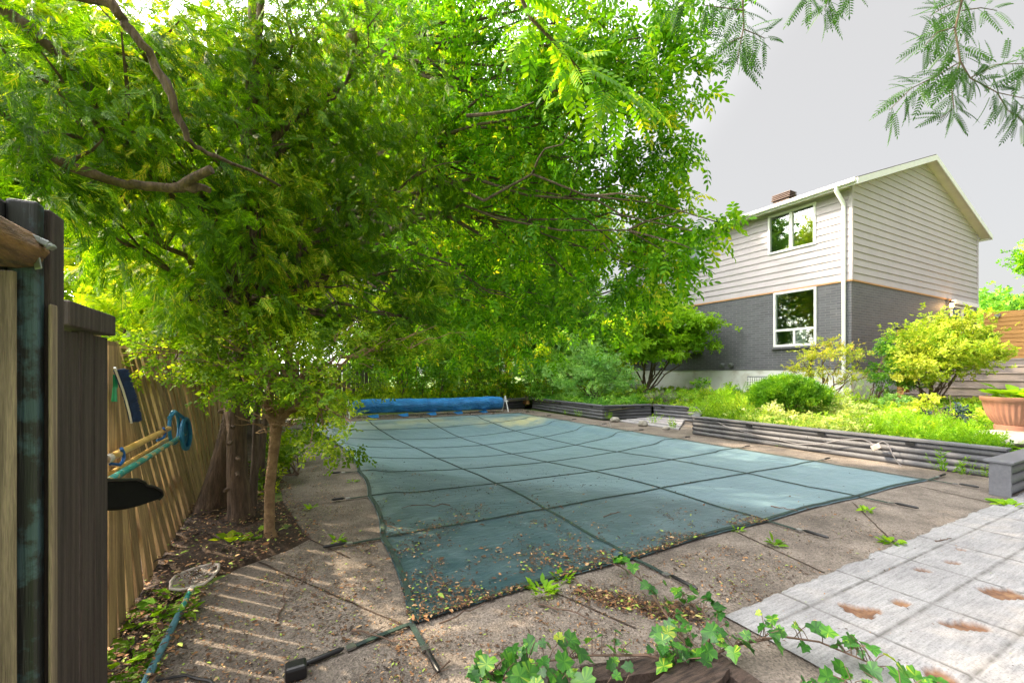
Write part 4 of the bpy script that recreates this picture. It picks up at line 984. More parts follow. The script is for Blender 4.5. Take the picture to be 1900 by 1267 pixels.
# extension cord on the long wall
ec = empty('extension_cord', W(7.5, 4, .3), 'grey extension cord draped along the long log wall with a small outlet box', 'cord')
def onw(x, y, u=7.52):
    k = (x-CX)/F; d_ = u/(k*UD.x+UD.y); return Vector((k*d_, d_, EYE+(HY-y)/F*d_))
c = MB(); c.tube([onw(x, y) for x, y in ((1332, 783), (1345, 790), (1370, 798), (1400, 806), (1430, 812), (1480, 824), (1520, 824), (1560, 816), (1600, 814), (1615, 820), (1622, 826))], .007, 6)
c.tube([onw(x, y) for x, y in ((1630, 822), (1638, 818), (1648, 824), (1656, 842), (1664, 856), (1674, 866), (1682, 871))], .007, 6); c.build('cable', M['cable'], ec, smooth=True)
c = MB(); p = onw(1626, 829, 7.5); c.box(p, (VD*.6+Vector((0, 0, -.4)))*.08, UD*.022, Vector((0, 0, .03))+VD*.02); c.build('outlet_box', M['paleplastic'], ec, bevel=.006)
c = MB(); c.tube([GR(1123, 785, .1)-UD*.1, GR(1135, 795, .02), GR(1130, 782, .01)], .006, 6); tag(c.build('cable_end', M['cable']), 'loose grey cable end on the log wall behind the round stone', 'cable')
# rotten planks at the bottom
for a, b_, wd, lb, z in (((1085, 1250), (1330, 1212), .10, 'rotten brown plank under the vine, the left one', .045), ((1235, 1300), (1318, 1222), .16, 'broken brown plank across the middle of the rotten boards', .075), ((1318, 1212), (1440, 1300), .085, 'long rotten brown plank slanting down beside the white paving', .05)):
    c = MB(); A = GR(*a, z); B = GR(*b_, z); n_ = 12; vs_ = []; dr = (B-A).normalized(); s_ = dr.cross(Vector((0, 0, 1)))
    for i in range(n_+1):
        p = A.lerp(B, i/n_); wl = wd/2*(1+.12*mnoise.noise(p*12)); wr_ = wd/2*(1+.12*mnoise.noise(p*12+Vector((5, 0, 0)))); tt = .006*mnoise.noise(p*20)
        ex = .02*mnoise.noise(Vector((i*3.1, 1, z*90))) if i in (0, n_) else 0
        vs_ += [p-s_*wl+dr*ex+Vector((0, 0, -.04)), p-s_*wl+dr*ex+Vector((0, 0, tt)), p+Vector((0, 0, tt+.002)), p+s_*wr_-dr*ex+Vector((0, 0, tt)), p+s_*wr_-dr*ex+Vector((0, 0, -.04))]
    c.add(vs_, [(i*5+k, i*5+k+1, (i+1)*5+k+1, (i+1)*5+k) for i in range(n_) for k in range(4)] + [(0, 1, 2, 3, 4), tuple(n_*5+k for k in (4, 3, 2, 1, 0))]); tag(c.build('rotten_plank', M['rot']), lb, 'plank', 'rotten planks at the bottom edge')
c = MB(); c.add([GR(1195, 1190, .006), GR(1330, 1150, .006), GR(1395, 1140, .006), GR(1500, 1180, .014+.01), GR(1600, 1400, .02), GR(900, 1400, .006), GR(1000, 1262, .006)], [tuple(range(7))[::-1]])
def in_poly(): pass
# ------------------------------------------------------------------ trees
def tree(name, label, base, trunk_pts, radii, mt, group=None, cat='tree'):
    root = empty(name, base, label, cat, group)
    return root
rt = np.random.default_rng(11)
# cedar clump at the fence: three trunks, each its own tree
def B(x, y, d_, r_, w_=1.0, squash=.85):
    return (PX(x, y, d_), np.array([r_, r_, r_*squash]), w_)
# tree 1 - thick leaning trunk
base = Vector((-2.72, 4.0, 0)); root = empty('cedar_tree', base, 'thick leaning brown cedar trunk nearest the fence with a wide drooping crown', 'tree')
tp = [base+Vector((-.02, 0, -.02)), base+Vector((0, 0, .12)), base+Vector((.05, .02, .4)), base+Vector((.16, .05, .9)), base+Vector((.24, .05, 1.5)), base+Vector((.22, .1, 2.6)), base+Vector((.3, .1, 4.4)), base+Vector((.2, .2, 7))]
c = MB(); c.tube(tp, [.18, .13, .105, .095, .085, .075, .055, .03], 16, wob=.25)
b1 = [B(60, 60, 2.9, .65), B(230, 40, 3.0, .6), B(120, 200, 2.7, .55), B(10, 220, 2.4, .4), B(40, 330, 2.5, .35), B(260, 190, 3.1, .5), B(330, 300, 3.2, .45), B(170, 320, 2.8, .42), B(200, 430, 3.0, .38), B(420, 60, 3.9, .7), B(380, 210, 3.8, .6), B(310, 410, 3.4, .40), B(430, 380, 3.8, .5), B(420, 500, 3.9, .42), B(300, 510, 3.6, .36)]
limbs(c, tp[5], [x[0] for x in b1[:6]], .05, 3, sub=3); limbs(c, tp[4], [x[0] for x in b1[6:]], .04, 4, sub=3)
# bold bare limbs seen in the upper left
c.tube(crook([PX(60, -40, 2.2), PX(190, 5, 2.3), PX(235, 45, 2.35), PX(275, 95, 2.4), PX(310, 165, 2.45), PX(335, 225, 2.5), PX(355, 265, 2.55), PX(400, 290, 2.8), PX(520, 345, 3.4)], 1), rints([.026, .027, .024, .023, .019, .018, .014, .012, .008]), 9, wob=.6)
c.tube(crook([PX(385, 350, 2.75), PX(345, 348, 2.7), PX(290, 345, 2.65), PX(210, 338, 2.6), PX(130, 310, 2.5), PX(30, 280, 2.3)], 2), rints([.016, .025, .026, .024, .026, .028]), 9, wob=.6); c.tube([PX(330, 350, 2.7), PX(360, 330, 2.68), PX(392, 314, 2.66)], [.03, .026, .026], 8, wob=.2)
c.tube(crook([PX(-20, -10, 2.6), PX(60, 60, 2.7), PX(130, 115, 2.8), PX(175, 190, 2.9), PX(205, 290, 3.0), PX(215, 340, 3.0)], 3), rints([.036, .038, .032, .026, .02, .016]), 9, wob=.6)
c.build('trunk', M['bark_brown'], root, smooth=True)
foliage('crown', b1, 1650, T_CED, .145, M['l_cedar'], root, droop=.75, flat=.8, sub=12, rng=rt, mind=1.5)
# tree 2 - upright trunk
base = Vector((-2.32, 3.72, 0)); root = empty('cedar_tree', base, 'upright knotty brown cedar trunk between the thick leaning trunk and the thin stem', 'tree')
tp = [base+Vector((0, 0, -.02)), base+Vector((0, 0, .1)), base+Vector((-.03, 0, .4)), base+Vector((-.05, .02, 1.0)), base+Vector((-.03, .02, 1.7)), base+Vector((0, .1, 3)), base+Vector((.1, .2, 5)), base+Vector((.1, .2, 7.5))]
c = MB(); c.tube(tp, [.13, .095, .08, .07, .06, .042, .025, .01], 14, wob=.25)
rk = random.Random(9)
for k in range(9):
    z_ = .3+k*.13; a_ = rk.uniform(-2.6, -.6); p = Vector((base.x-.04+math.cos(a_)*.09, base.y+math.sin(a_)*.09, z_)); c.tube([p, p+Vector((math.cos(a_), math.sin(a_), rk.uniform(-.2, .3)))*rk.uniform(.03, .08)], [.02, .012], 6)
b2 = [B(560, 60, 4.2, .75), B(700, 110, 4.8, .8), B(520, 230, 4.2, .6), B(640, 260, 4.6, .65), B(560, 380, 4.3, .55), B(690, 400, 4.8, .6), B(520, 480, 4.2, .42), B(630, 510, 4.4, .45), B(740, 500, 4.9, .45), B(560, 580, 4.2, .34), B(670, 600, 4.4, .36), B(760, 590, 4.8, .32), B(790, 320, 5.2, .6), B(480, 140, 4.1, .5), B(430, 470, 3.3, .3), B(480, 420, 3.5, .34), B(400, 550, 3.2, .26), B(480, 550, 3.3, .28), B(340, 560, 3.1, .22), B(440, 320, 3.6, .36), B(500, 330, 3.8, .4)]
limbs(c, tp[5], [x[0] for x in b2[:5]], .04, 5, sub=3); limbs(c, tp[4], [x[0] for x in b2[5:]], .035, 6, sub=3)
c.build('trunk', M['bark_brown'], root, smooth=True)
foliage('crown', b2, 1750, T_CED, .16, M['l_cedar'], root, droop=.8, flat=.8, sub=12, rng=rt, mind=1.5)
# thin stem
for (bx, by, tx, rr0, lb) in ((-2.36, 3.95, .05, .04, 'thin dark stem just right of the knotty cedar trunk'), (-2.75, 4.75, .1, .045, 'dark stem in the shade behind the thin one, beside the slender tan tree')):
    base = Vector((bx, by, 0)); root = empty('young_tree', base, lb, 'tree'); c = MB(); tp = [base, base+Vector((.03, 0, .5)), base+Vector((tx, 0, 1.1)), base+Vector((tx, .1, 2.4))]; c.tube(tp, [rr0, rr0*.8, rr0*.7, rr0*.4], 8, wob=.2)
    e_ = [tp[3]+Vector((.5, .2, .4)), tp[3]+Vector((-.4, .2, .5)), tp[3]+Vector((.1, .3, .8))]; limbs(c, tp[3], e_, .02, 8); c.build('trunk', M['bark_grey'], root, smooth=True)
    foliage('crown', [(e, .38, 1) for e in e_], 900, T_TW, .16, M['l_crab'], root, rng=rt)
# slender crab-apple with low drooping boughs
base = Vector((-1.84, 3.31, 0)); root = empty('crabapple_tree', base, 'slender tan crabapple in front of the cedars with low leafy boughs over the deck', 'tree')
tp = [base+Vector((.02, 0, -.02)), base+Vector((0, 0, .08)), base+Vector((0, 0, .4)), base+Vector((.03, 0, .65)), base+Vector((.05, 0, .86))]
c = MB(); c.tube(tp, [.056, .04, .036, .037, .042], 12, wob=.15); f0 = tp[-1]
for e, r0 in (((-.35, .1, .45), .035), ((.12, .1, .55), .03), ((.45, .2, .35), .03), ((-.15, .2, .6), .028)):
    pts = bend(f0, f0+Vector(e), 5, .03, .06, int(r0*1e4)+int(e[0]*10)); c.tube(pts, taper(r0, .012, 6), 8, False, wob=.2)
rb_ = random.Random(31)
for k in range(34):
    a_ = rb_.uniform(0, 6.28); p = f0+Vector((rb_.uniform(-.1, .1), rb_.uniform(-.08, .08), rb_.uniform(-.05, .18)))
    c.tube(bend(p, p+Vector((math.cos(a_), math.sin(a_), rb_.uniform(-.2, .7)))*rb_.uniform(.12, .3), 3, 0, .12, k), [.006, .005, .004, .003], 5, False)
bl = [B(600, 740, 3.2, .26), B(645, 790, 3.1, .20), B(610, 800, 3.1, .16), B(560, 700, 3.3, .28), B(500, 650, 3.3, .3), B(430, 660, 3.3, .26), B(620, 670, 3.5, .3), B(690, 660, 3.8, .28), B(560, 760, 3.3, .14), B(450, 600, 3.3, .3), B(350, 620, 3.1, .25), B(290, 650, 3.0, .2), B(660, 610, 3.9, .3), B(740, 640, 4.2, .25), B(820, 640, 4.6, .22), B(400, 680, 3.05, .20), B(450, 690, 3.05, .20), B(340, 670, 3.0, .18), B(500, 700, 3.1, .18), B(540, 640, 3.3, .25), B(640, 715, 3.2, .2)]
limbs(c, f0+Vector((.1, .05, .3)), [x[0] for x in bl], .016, 12, sub=3, rmin=.0035)
c.build('trunk', M['bark_tan'], root, smooth=True)
foliage('crown', bl, 1500, T_TW, .12, M['l_crab'], root, droop=.55, rng=rt, sub=8, tshift=-.05)
# ash / box elder with the big spreading crown over the pool
base = Vector((-4.9, 6.6, 0)); root = empty('ash_tree', base, 'large light green ash spreading its crown over the pool from beyond the fence', 'tree')
tp = [base, base+Vector((.1, 0, 1.5)), base+Vector((.6, 0, 3)), base+Vector((1.4, -.1, 4.4)), base+Vector((2.4, -.3, 5.6)), base+Vector((3.2, -.5, 7.2))]
c = MB(); c.tube(tp, [.26, .22, .19, .15, .11, .06], 12, wob=.15)
ab = [B(1180, 30, 4.9, .62), B(1070, 50, 5.2, .85), B(930, 60, 5.6, 1.0), B(790, 60, 6.2, 1.1), B(1205, 130, 4.9, .45), B(1100, 180, 5.1, .72), B(970, 200, 5.6, .9), B(830, 210, 6.2, 1.0), B(1215, 235, 5.0, .4), B(1130, 300, 5.3, .66), B(1000, 330, 5.7, .8), B(880, 350, 6.2, .85), B(1210, 330, 5.2, .38), B(1215, 420, 5.2, .38), B(1150, 430, 5.4, .5), B(1040, 460, 5.8, .6), B(930, 470, 6.2, .66), B(820, 450, 6.6, .8), B(1190, 500, 5.3, .34), B(1110, 545, 5.6, .36), B(1020, 570, 5.9, .42), B(930, 590, 6.1, .42), B(860, 560, 6.4, .5), B(800, 590, 6.5, .35), B(1290, 430, 4.6, .24), B(1340, 415, 4.4, .16), B(1240, 470, 4.8, .26), B(1255, 60, 4.8, .26), B(1270, 190, 4.7, .2), B(700, 640, 6.6, .36), B(780, 650, 7.0, .36), B(870, 640, 7.1, .38), B(950, 640, 7.4, .36), B(1040, 630, 7.4, .36), B(1120, 600, 6.8, .38), B(1185, 560, 6.3, .36), B(1235, 520, 5.6, .30), B(1262, 490, 5.0, .24), B(1225, 380, 5.0, .32), B(1240, 300, 5.0, .28), B(1245, 150, 4.8, .28)]
ab += [(Vector(q_), np.array([1.2, 1.2, .9]), .45) for q_ in ((-1.2, 7.5, 9.6), (.6, 7.8, 9.8), (2.2, 7.2, 9.0), (-.4, 5.8, 7.8), (1.2, 5.6, 7.6), (-2.6, 8.8, 10.8), (1.4, 9.4, 11.2), (-.8, 9.8, 12.2), (2.6, 5.8, 7.4))]
limbs(c, tp[3], [x[0] for x in ab[10:20]], .03, 21, sub=3); limbs(c, tp[4], [x[0] for x in ab[:10]], .032, 22, sub=3); limbs(c, tp[2]+Vector((.3, 0, .3)), [x[0] for x in ab[20:]], .035, 23, sub=2)
c.tube([PX(600, 470, 6.2), PX(750, 420, 5.9), PX(775, 390, 5.8), PX(790, 300, 5.8), PX(835, 240, 5.9)], [.06, .055, .05, .04, .03], 8, wob=.2); c.tube([PX(772, 395, 5.8), PX(830, 400, 5.7), PX(900, 440, 5.6)], [.04, .03, .015], 8, wob=.2)
c.tube([PX(865, 215, 4.4), PX(905, 212, 4.4), PX(955, 205, 4.4), PX(990, 190, 4.4)], [.016, .018, .014, .008], 7, wob=.3)
c.build('trunk', M['bark_grey'], root, smooth=True)
foliage('crown', ab, 760, T_ASH, .20, M['l_ash'], root, droop=.7, flat=.7, sub=14, rng=rt, mind=2.0)
# walnut bough with long ladder-like leaves, nearer the camera
base = Vector((-1.6, 8.6, 0)); 
wr = empty('sumac_tree', Vector((-1.2, -1.4, 0)), 'bough of long ladder like compound leaves hanging in front of the ash at the top', 'tree')
c = MB(); sb = Vector((-1.2, -1.4, 0)); bough = [PX(940, -60, 3.0), PX(985, 35, 3.05), PX(1030, 80, 3.1), PX(1075, 130, 3.15), PX(1120, 152, 3.2), PX(1175, 172, 3.25)]
c.tube([sb, sb+Vector((0, .1, 2.2)), sb+Vector((.2, .6, 4.2)), sb+Vector((.7, 2.2, 5.2)), Vector((0, 2.9, 4.4)), bough[0]], [.14, .12, .09, .05, .03, .016], 10, wob=.1); c.tube(bough, taper(.015, .005, 6), 7, wob=.2)
c.build('trunk', M['bark_brown'], wr, smooth=True)
pos = []; xd = []; r = random.Random(17)
for k in range(46):
    t = r.random()*4.9+.05; i = int(t); p = bough[i].lerp(bough[i+1], t-i); pos.append(np.array(p)); a_ = r.uniform(0, 6.28)
    xd.append(np.array([math.cos(a_)*.9+.35, math.sin(a_)*.5, -.45+r.uniform(-.3, .5)]))
pos = np.array(pos); xd = np.array(xd)
scatter('crown', T_WAL, pos, xd, np.array([0, -.6, 1.0])+rt.normal(size=(46, 3))*.35, .40*rt.uniform(.7, 1.15, 46), M['l_ash'], wr, np.clip(rt.normal(.6, .12, 46), 0, 1), rng=rt)
# honey locust sprays hanging in from above on the right
lr = empty('locust_tree', Vector((3.4, -1.5, 0)), 'overhanging locust sprays of tiny leaflets against the sky at the upper right', 'tree')
c = MB(); lb0 = Vector((3.4, -1.5, 0)); fk = Vector((3.6, .3, 4.9))
c.tube([lb0, lb0+Vector((0, 0, 2)), lb0+Vector((.1, .7, 4)), fk], [.17, .15, .11, .07], 12, wob=.1)
ST = [ [(1780, -60), (1785, 0), (1772, 55), (1782, 115), (1800, 145), (1850, 172), (1910, 185)], [(1782, 115), (1740, 140), (1690, 165), (1650, 205)], [(1782, 115), (1765, 160), (1770, 200), (1745, 220)], [(1800, 145), (1850, 120), (1905, 118)], [(1850, 172), (1870, 205), (1900, 225)], [(1785, 0), (1750, 15), (1725, 30)], [(1775, 50), (1740, 60), (1715, 85)], [(1785, 20), (1820, 15), (1850, 20)],
       [(1385, -60), (1378, 0), (1380, 50), (1372, 90), (1368, 120)], [(1379, 20), (1345, 15), (1305, 10)], [(1380, 55), (1405, 65), (1420, 72)], [(1540, -60), (1535, 0), (1530, 20)], [(1560, -60), (1585, -5)], [(1490, -60), (1500, -3)], [(1360, -20), (1330, 0)], [(1375, 70), (1352, 80)], [(1240, -60), (1270, 5)]]
pos = []; xd = []; r = random.Random(23)
for n_, s_ in enumerate(ST):
    dd = 2.75 + .12*(n_ % 3); P_ = [PX(x, y, dd) for x, y in s_]
    c.tube(P_, taper(.008 if n_ in (0, 8) else .004, .002, len(P_)), 6)
    if s_[0][1] == -60: c.tube(bend(fk, P_[0], 5, .05, .04, n_), taper(.04, .008, 6), 7)
    L = sum((b_-a).length for a, b_ in zip(P_, P_[1:])); m_ = int(L/.014)
    for k in range(m_):
        t = r.random()*(len(P_)-1); i = int(t); p = P_[i].lerp(P_[i+1], t-i)
        if p.z > PX(0, -40, dd).z and s_[0][1] == -60 and r.random() < .5: continue
        tan = (P_[i+1]-P_[i]).normalized(); q_ = tan.cross(Vector((0, -1, 0))).normalized()*r.choice((-1, 1))
        pos.append(np.array(p)); v_ = q_*1.0+tan*.5+Vector((0, r.uniform(-.7, .7), -.45)); xd.append(np.array(v_))
c.build('trunk', M['bark_grey'], lr, smooth=True)
pos = np.array(pos); n_ = len(pos)
scatter('crown', T_LOC, pos, np.array(xd)+rt.normal(size=(n_, 3))*.3, np.array([0, -.9, .6])+rt.normal(size=(n_, 3))*.3, .20*rt.uniform(.6, 1.15, n_), M['l_locust'], lr, rng=rt)
# trees and shrubs beyond
pass
def back_tree(label, base, h, r_, mt, seed, n=7, dens=330, size=.34, tm=T_TW6, trunk=.14, low=.35, name='garden_tree', group='trees behind the fences', sub=10, bark_='bark_grey', droop=.4):
    base = Vector(base); rn = np.random.default_rng(seed); root = empty(name, base, label, 'tree', group)
    bl_ = []
    for k in range(n):
        a_ = 2*math.pi*k/n+rn.uniform(-.4, .4); z = h*(low+(1-low)*rn.uniform(.12, .88)); rad = r_*rn.uniform(.25, .75)
        bl_.append((base+Vector((math.cos(a_)*rad, math.sin(a_)*rad, z)), np.array([r_*.5, r_*.5, h*(1-low)*.28])*rn.uniform(.8, 1.2), 1.0))
    bl_.append((base+Vector((0, 0, h*.82)), np.array([r_*.5, r_*.5, h*.16]), 1.0))
    c = MB(); tp = [base, base+Vector((.05, 0, h*.25)), base+Vector((-.05, .05, h*.5)), base+Vector((0, 0, h*.85))]; c.tube(tp, [trunk, trunk*.8, trunk*.55, trunk*.2], 9, wob=.2)
    limbs(c, tp[1], [x[0] for x in bl_[:n]], trunk*.35, seed, sub=2); c.build('trunk', M[bark_], root, smooth=True)
    foliage('crown', bl_, dens, tm, size, mt, root, droop=droop, rng=rn, sub=sub); return root
back_tree('bright yellow green tree beyond the left fence, above the hanging brush', (-7.0, 8.6, 0), 5.0, 1.9, M['l_yel'], 41, low=.22)
back_tree('yellow green tree beyond the fence, seen over the cap beam', (-6.0, 7.6, 0), 4.2, 1.2, M['l_yel'], 42, low=.35, size=.26)
back_tree('tall sunlit tree far beyond the fence at the top left', (-12.5, 9.5, 0), 11, 3.8, M['l_yel'], 43, n=11, dens=300, size=.42)
back_tree('tall sunlit tree beyond the fence behind the cedar crowns', (-8.6, 12.0, 0), 10, 3.0, M['l_yel'], 44, n=10, dens=300, size=.40)
back_tree('dense green tree behind the slender crabapple', (-8.0, 15.5, 0), 7.0, 2.4, M['l_back'], 45, n=9, low=.2)
back_tree('sunlit tree behind the grey back fence', (-4.8, 18.5, 0), 6.0, 2.3, M['l_back'], 46, n=8, low=.2)
back_tree('yellowish tree behind the middle of the blue roll', (-1.6, 20.5, 0), 4.6, 2.4, M['l_yel'], 47, n=8, low=.18)
back_tree('fresh green tree right of the roll, behind the log walls', (1.9, 21.0, 0), 4.8, 2.4, M['l_back'], 48, n=9, low=.15)
back_tree('loose pale tree between the ash boughs and the bushes', (4.4, 22.5, 0), 5.2, 2.3, M['l_blue'], 49, n=8, low=.15)
back_tree('dark green tree against the left end of the house', (6.0, 19.5, .5), 5.0, 1.5, M['l_ash'], 50, n=7, low=.2)
back_tree('very tall sunlit tree behind the back fence, filling the gaps of the ash crown', (-4.6, 18.8, 0), 17, 4.6, M['l_back'], 57, n=15, dens=260, size=.42, low=.25)
back_tree('tall loose tree straight behind the roll, half hidden by the ash', (-.2, 21.5, 0), 14.5, 3.6, M['l_back'], 58, n=13, dens=190, size=.4, low=.3)
back_tree('tall loose tree near the left end of the house, behind the ash boughs', (2.4, 24.5, 0), 13, 3.0, M['l_back'], 64, n=10, dens=170, size=.42, low=.35)
back_tree('tall tree far behind the blue roll', (-3.6, 26, 0), 7.5, 3.2, M['l_back'], 51, n=9, low=.1)
back_tree('far tree behind the fresh green one', (2.6, 29, 0), 7.0, 3.4, M['l_back'], 52, n=9, low=.1)
back_tree('tall sunlit tree beyond the fence at the left edge', (-10, 8.3, 0), 9, 2.2, M['l_yel'], 53, n=9, low=.45, size=.36)
back_tree('dark rounded tree beyond the cedar screen at the right', (34.8, 30.5, 0), 6.6, 2.8, M['l_back'], 54, n=9, dens=200, size=.5)
back_tree('tall tree cut off by the right edge beyond the house', (31.6, 25.2, 0), 9.6, 1.9, M['l_ash'], 55, n=8, dens=200, size=.45, low=.7)
back_tree('small bright tree between the house corner and the cedar screen', (30.5, 28.5, 0), 5.4, 1.5, M['l_back'], 56, n=7, dens=220, size=.42)
def shrub(name, label, base, bl_, mt, dens=900, tm=T_TW, size=.14, seed=1, stems=7, droop=.2, flat=.8, cat='shrub', group=None, sub=9, bark_='twig', sr=.012, tshift=0, jit=.6):
    base = Vector(base); rn = np.random.default_rng(seed); root = empty(name, base, label, cat, group)
    c = MB(); rs = random.Random(seed)
    ends = [b_[0] for b_ in bl_]
    for k in range(stems):
        e = Vector(ends[k % len(ends)]); s = base+Vector((rs.uniform(-.12, .12), rs.uniform(-.12, .12), -.03)); pts = bend(s, e, 5, .04, .05, seed*13+k); c.tube(pts, taper(sr, sr*.3, 6), 6, False)
        for q in range(3):
            p = pts[rs.randint(2, 5)]; c.tube([p, p+Vector((rs.uniform(-.3, .3), rs.uniform(-.3, .3), rs.uniform(0, .3)))], [sr*.4, sr*.15], 5, False)
    c.build('stems', M[bark_], root, smooth=True)
    foliage('leaves', bl_, dens, tm, size, mt, root, droop=droop, flat=flat, rng=rn, sub=sub, tshift=tshift, jit=jit); return root
shrub('fence_shrub', 'sunlit yellow green shrub leaning over the left fence above the hung tools', Vector((-4.3, 4.9, 0)), [B(x, y, d_, r_) for x, y, d_, r_ in ((235, 600, 4.6, .36), (285, 640, 4.8, .36), (290, 560, 4.9, .40), (340, 600, 5.0, .42), (350, 660, 5.2, .36), (400, 620, 5.4, .42), (230, 530, 4.8, .36), (410, 560, 5.4, .42), (330, 520, 5.3, .4), (450, 650, 5.8, .4), (500, 620, 6.2, .45), (390, 690, 5.4, .3))], M['l_yel'], 900, T_TW6, .14, 60, stems=16, sr=.02)
shrub('fence_shrub', 'sunlit yellow green shrub beyond the far part of the left fence', Vector((-5.6, 8.6, 0)), [B(x, y, d_, r_) for x, y, d_, r_ in ((470, 560, 8.2, .7), (540, 600, 8.6, .7), (600, 560, 9.2, .8), (540, 520, 9, .8), (620, 630, 9.8, .7), (460, 640, 8.4, .5), (680, 600, 10.5, .8))], M['l_yel'], 500, T_TW6, .2, 59, stems=12, sr=.03)
rs = random.Random(61)
for k, (ux, vx) in enumerate(((3.8, 14.6), (4.4, 14.9), (5.0, 14.5), (5.6, 15.0), (6.3, 14.8), (7.0, 15.2), (7.6, 14.9))):
    b0 = W(ux, vx, 0); h = rs.uniform(2.0, 2.9)
    shrub('hedge_sapling', ['leafy sapling behind the left part of the blue roll', 'second sapling behind the blue roll from the left', 'third sapling behind the blue roll from the left', 'sapling behind the middle of the blue roll', 'sapling behind the blue roll, right of its middle', 'sapling behind the right end of the blue roll', 'sapling behind the short log wall right of the roll'][k], b0,
          [(b0+Vector((rs.uniform(-.3, .3), rs.uniform(-.3, .3), h*f_)), np.array([.6, .6, .42]), 1) for f_ in (.36, .55, .78, 1.0)], M['l_back'] if k % 2 else M['l_ash'], 300, T_TW6, .22, 70+k, stems=6, group='saplings behind the blue roll', sr=.016)
b0 = Vector((-.6, 15.6, .2)); shrub('bush', 'dark green bush behind the right end of the roll', W(7.3, 14.4, .3), [(W(7.2, 14.4, .8), .5, 1), (W(7.9, 14.8, 1.0), .55, 1)], M['l_ash'], 500, T_TW6, .2, 81)
shrub('bush', 'rounded blue green bush with many stems on the bed behind the far log wall', Vector((2.72, 14.2, .38)), [B(x, y, d_, r_) for x, y, d_, r_ in ((1050, 690, 14.2, .5), (1080, 665, 14.4, .55), (1120, 670, 14.2, .6), (1150, 690, 14, .45), (1100, 700, 13.9, .55), (1065, 712, 14, .35), (1135, 712, 14, .38))], M['l_blue'], 1300, T_TW, .2, 82, stems=14, sr=.018)
shrub('bush', 'bright green bush left of the blue green one, over the log wall', Vector((1.4, 15.6, .3)), [B(x, y, d_, r_) for x, y, d_, r_ in ((985, 690, 15.4, .55), (1010, 700, 15.3, .55), (1025, 675, 15.6, .5), (1000, 720, 15.2, .4))], M['l_back'], 900, T_TW6, .2, 83, stems=8)
shrub('small_tree', 'spreading small tree with layered bright green leaves in front of the dark brick', Vector((4.88, 16.0, .55)), [B(x, y, d_, r_, 1, .5) for x, y, d_, r_ in ((1160, 622, 15.5, .6), (1205, 600, 15.6, .85), (1250, 595, 15.6, .8), (1290, 610, 15.4, .7), (1270, 635, 15.3, .55), (1225, 575, 15.9, .6), (1180, 640, 15.2, .5), (1240, 640, 15.2, .55), (1300, 640, 15.2, .42), (1195, 655, 15.1, .34), (1225, 660, 15.0, .36), (1262, 655, 15.0, .36), (1170, 660, 15.2, .28), (1190, 590, 15.9, .5), (1265, 580, 15.8, .45), (1235, 560, 16, .4))], M['l_light'], 1300, T_TW6, .24, 84, stems=11, cat='tree', bark_='bark_grey', sr=.035, droop=.25)
shrub('low_shrub', 'low blue green plants under the spreading small tree', Vector((3.9, 14.0, .4)), [B(x, y, d_, r_, 1, .6) for x, y, d_, r_ in ((1160, 735, 13.6, .3), (1200, 738, 13.4, .3), (1130, 738, 13.2, .3), (1245, 730, 13.5, .25), (1180, 722, 14.2, .3))], M['l_cover'], 900, T_TW, .15, 85)
shrub('low_shrub', 'dried purplish grey flower clump before the stained foundation', Vector((4.2, 13.0, .4)), [B(x, y, d_, r_, 1, .7) for x, y, d_, r_ in ((1215, 738, 12.9, .24), (1240, 742, 12.8, .22), (1262, 740, 12.9, .2))], M['l_pale'], 900, T_FERN, .16, 86, droop=-.6)
# round yew
yb = (Vector((5.72, 9.0, .66)), np.array([.68, .62, .45]), 1.0)
ry = np.random.default_rng(87); root = empty('round_shrub', Vector((5.72, 9.0, .33)), 'dense round clipped dark green shrub in the middle of the raised bed', 'shrub')
n_ = 8000; dv3 = norm(ry.normal(size=(n_, 3))); dv3[:, 2] = np.abs(dv3[:, 2])*1.0-.25*(ry.random(n_) < .3); dv3 = norm(dv3)
lump = np.array([1+.20*mnoise.noise(Vector(v_)*2.6)+.16*mnoise.noise(Vector(v_)*6) for v_ in dv3.tolist()])
ps = np.array(yb[0])+dv3*yb[1]*(lump*(ry.random(n_)**.12))[:, None]
scatter('leaves', T_DENSE, ps, dv3+ry.normal(size=(n_, 3))*.35+np.array([0, 0, .3]), dv3+ry.normal(size=(n_, 3))*.5, .13*ry.uniform(.6, 1.35, n_), M['l_yew'], root, np.clip(.35+.5*(lump-1)*5+ry.normal(0, .15, n_), 0, 1), rng=ry)
c = MB(); limbs(c, Vector((5.72, 9.0, .33)), [Vector((5.72+math.cos(a_)*.4, 9+math.sin(a_)*.35, .9)) for a_ in (0, 1.2, 2.5, 3.8, 5)], .02, 5); c.build('stems', M['twig'], root)
shrub('small_tree', 'airy multi stemmed shrub with golden tips in front of the house corner', Vector((7.55, 10.6, .48)), [B(x, y, d_, r_, 1, .7) for x, y, d_, r_ in ((1490, 670, 10.6, .36), (1525, 650, 10.5, .4), (1560, 660, 10.5, .4), (1595, 675, 10.6, .34), (1540, 685, 10.4, .36), (1505, 695, 10.4, .28), (1580, 695, 10.4, .28), (1535, 632, 10.7, .24), (1475, 690, 10.6, .2), (1612, 690, 10.7, .18))], M['l_goldg'], 800, T_TW, .16, 88, stems=12, cat='shrub', droop=-.1, sr=.018)
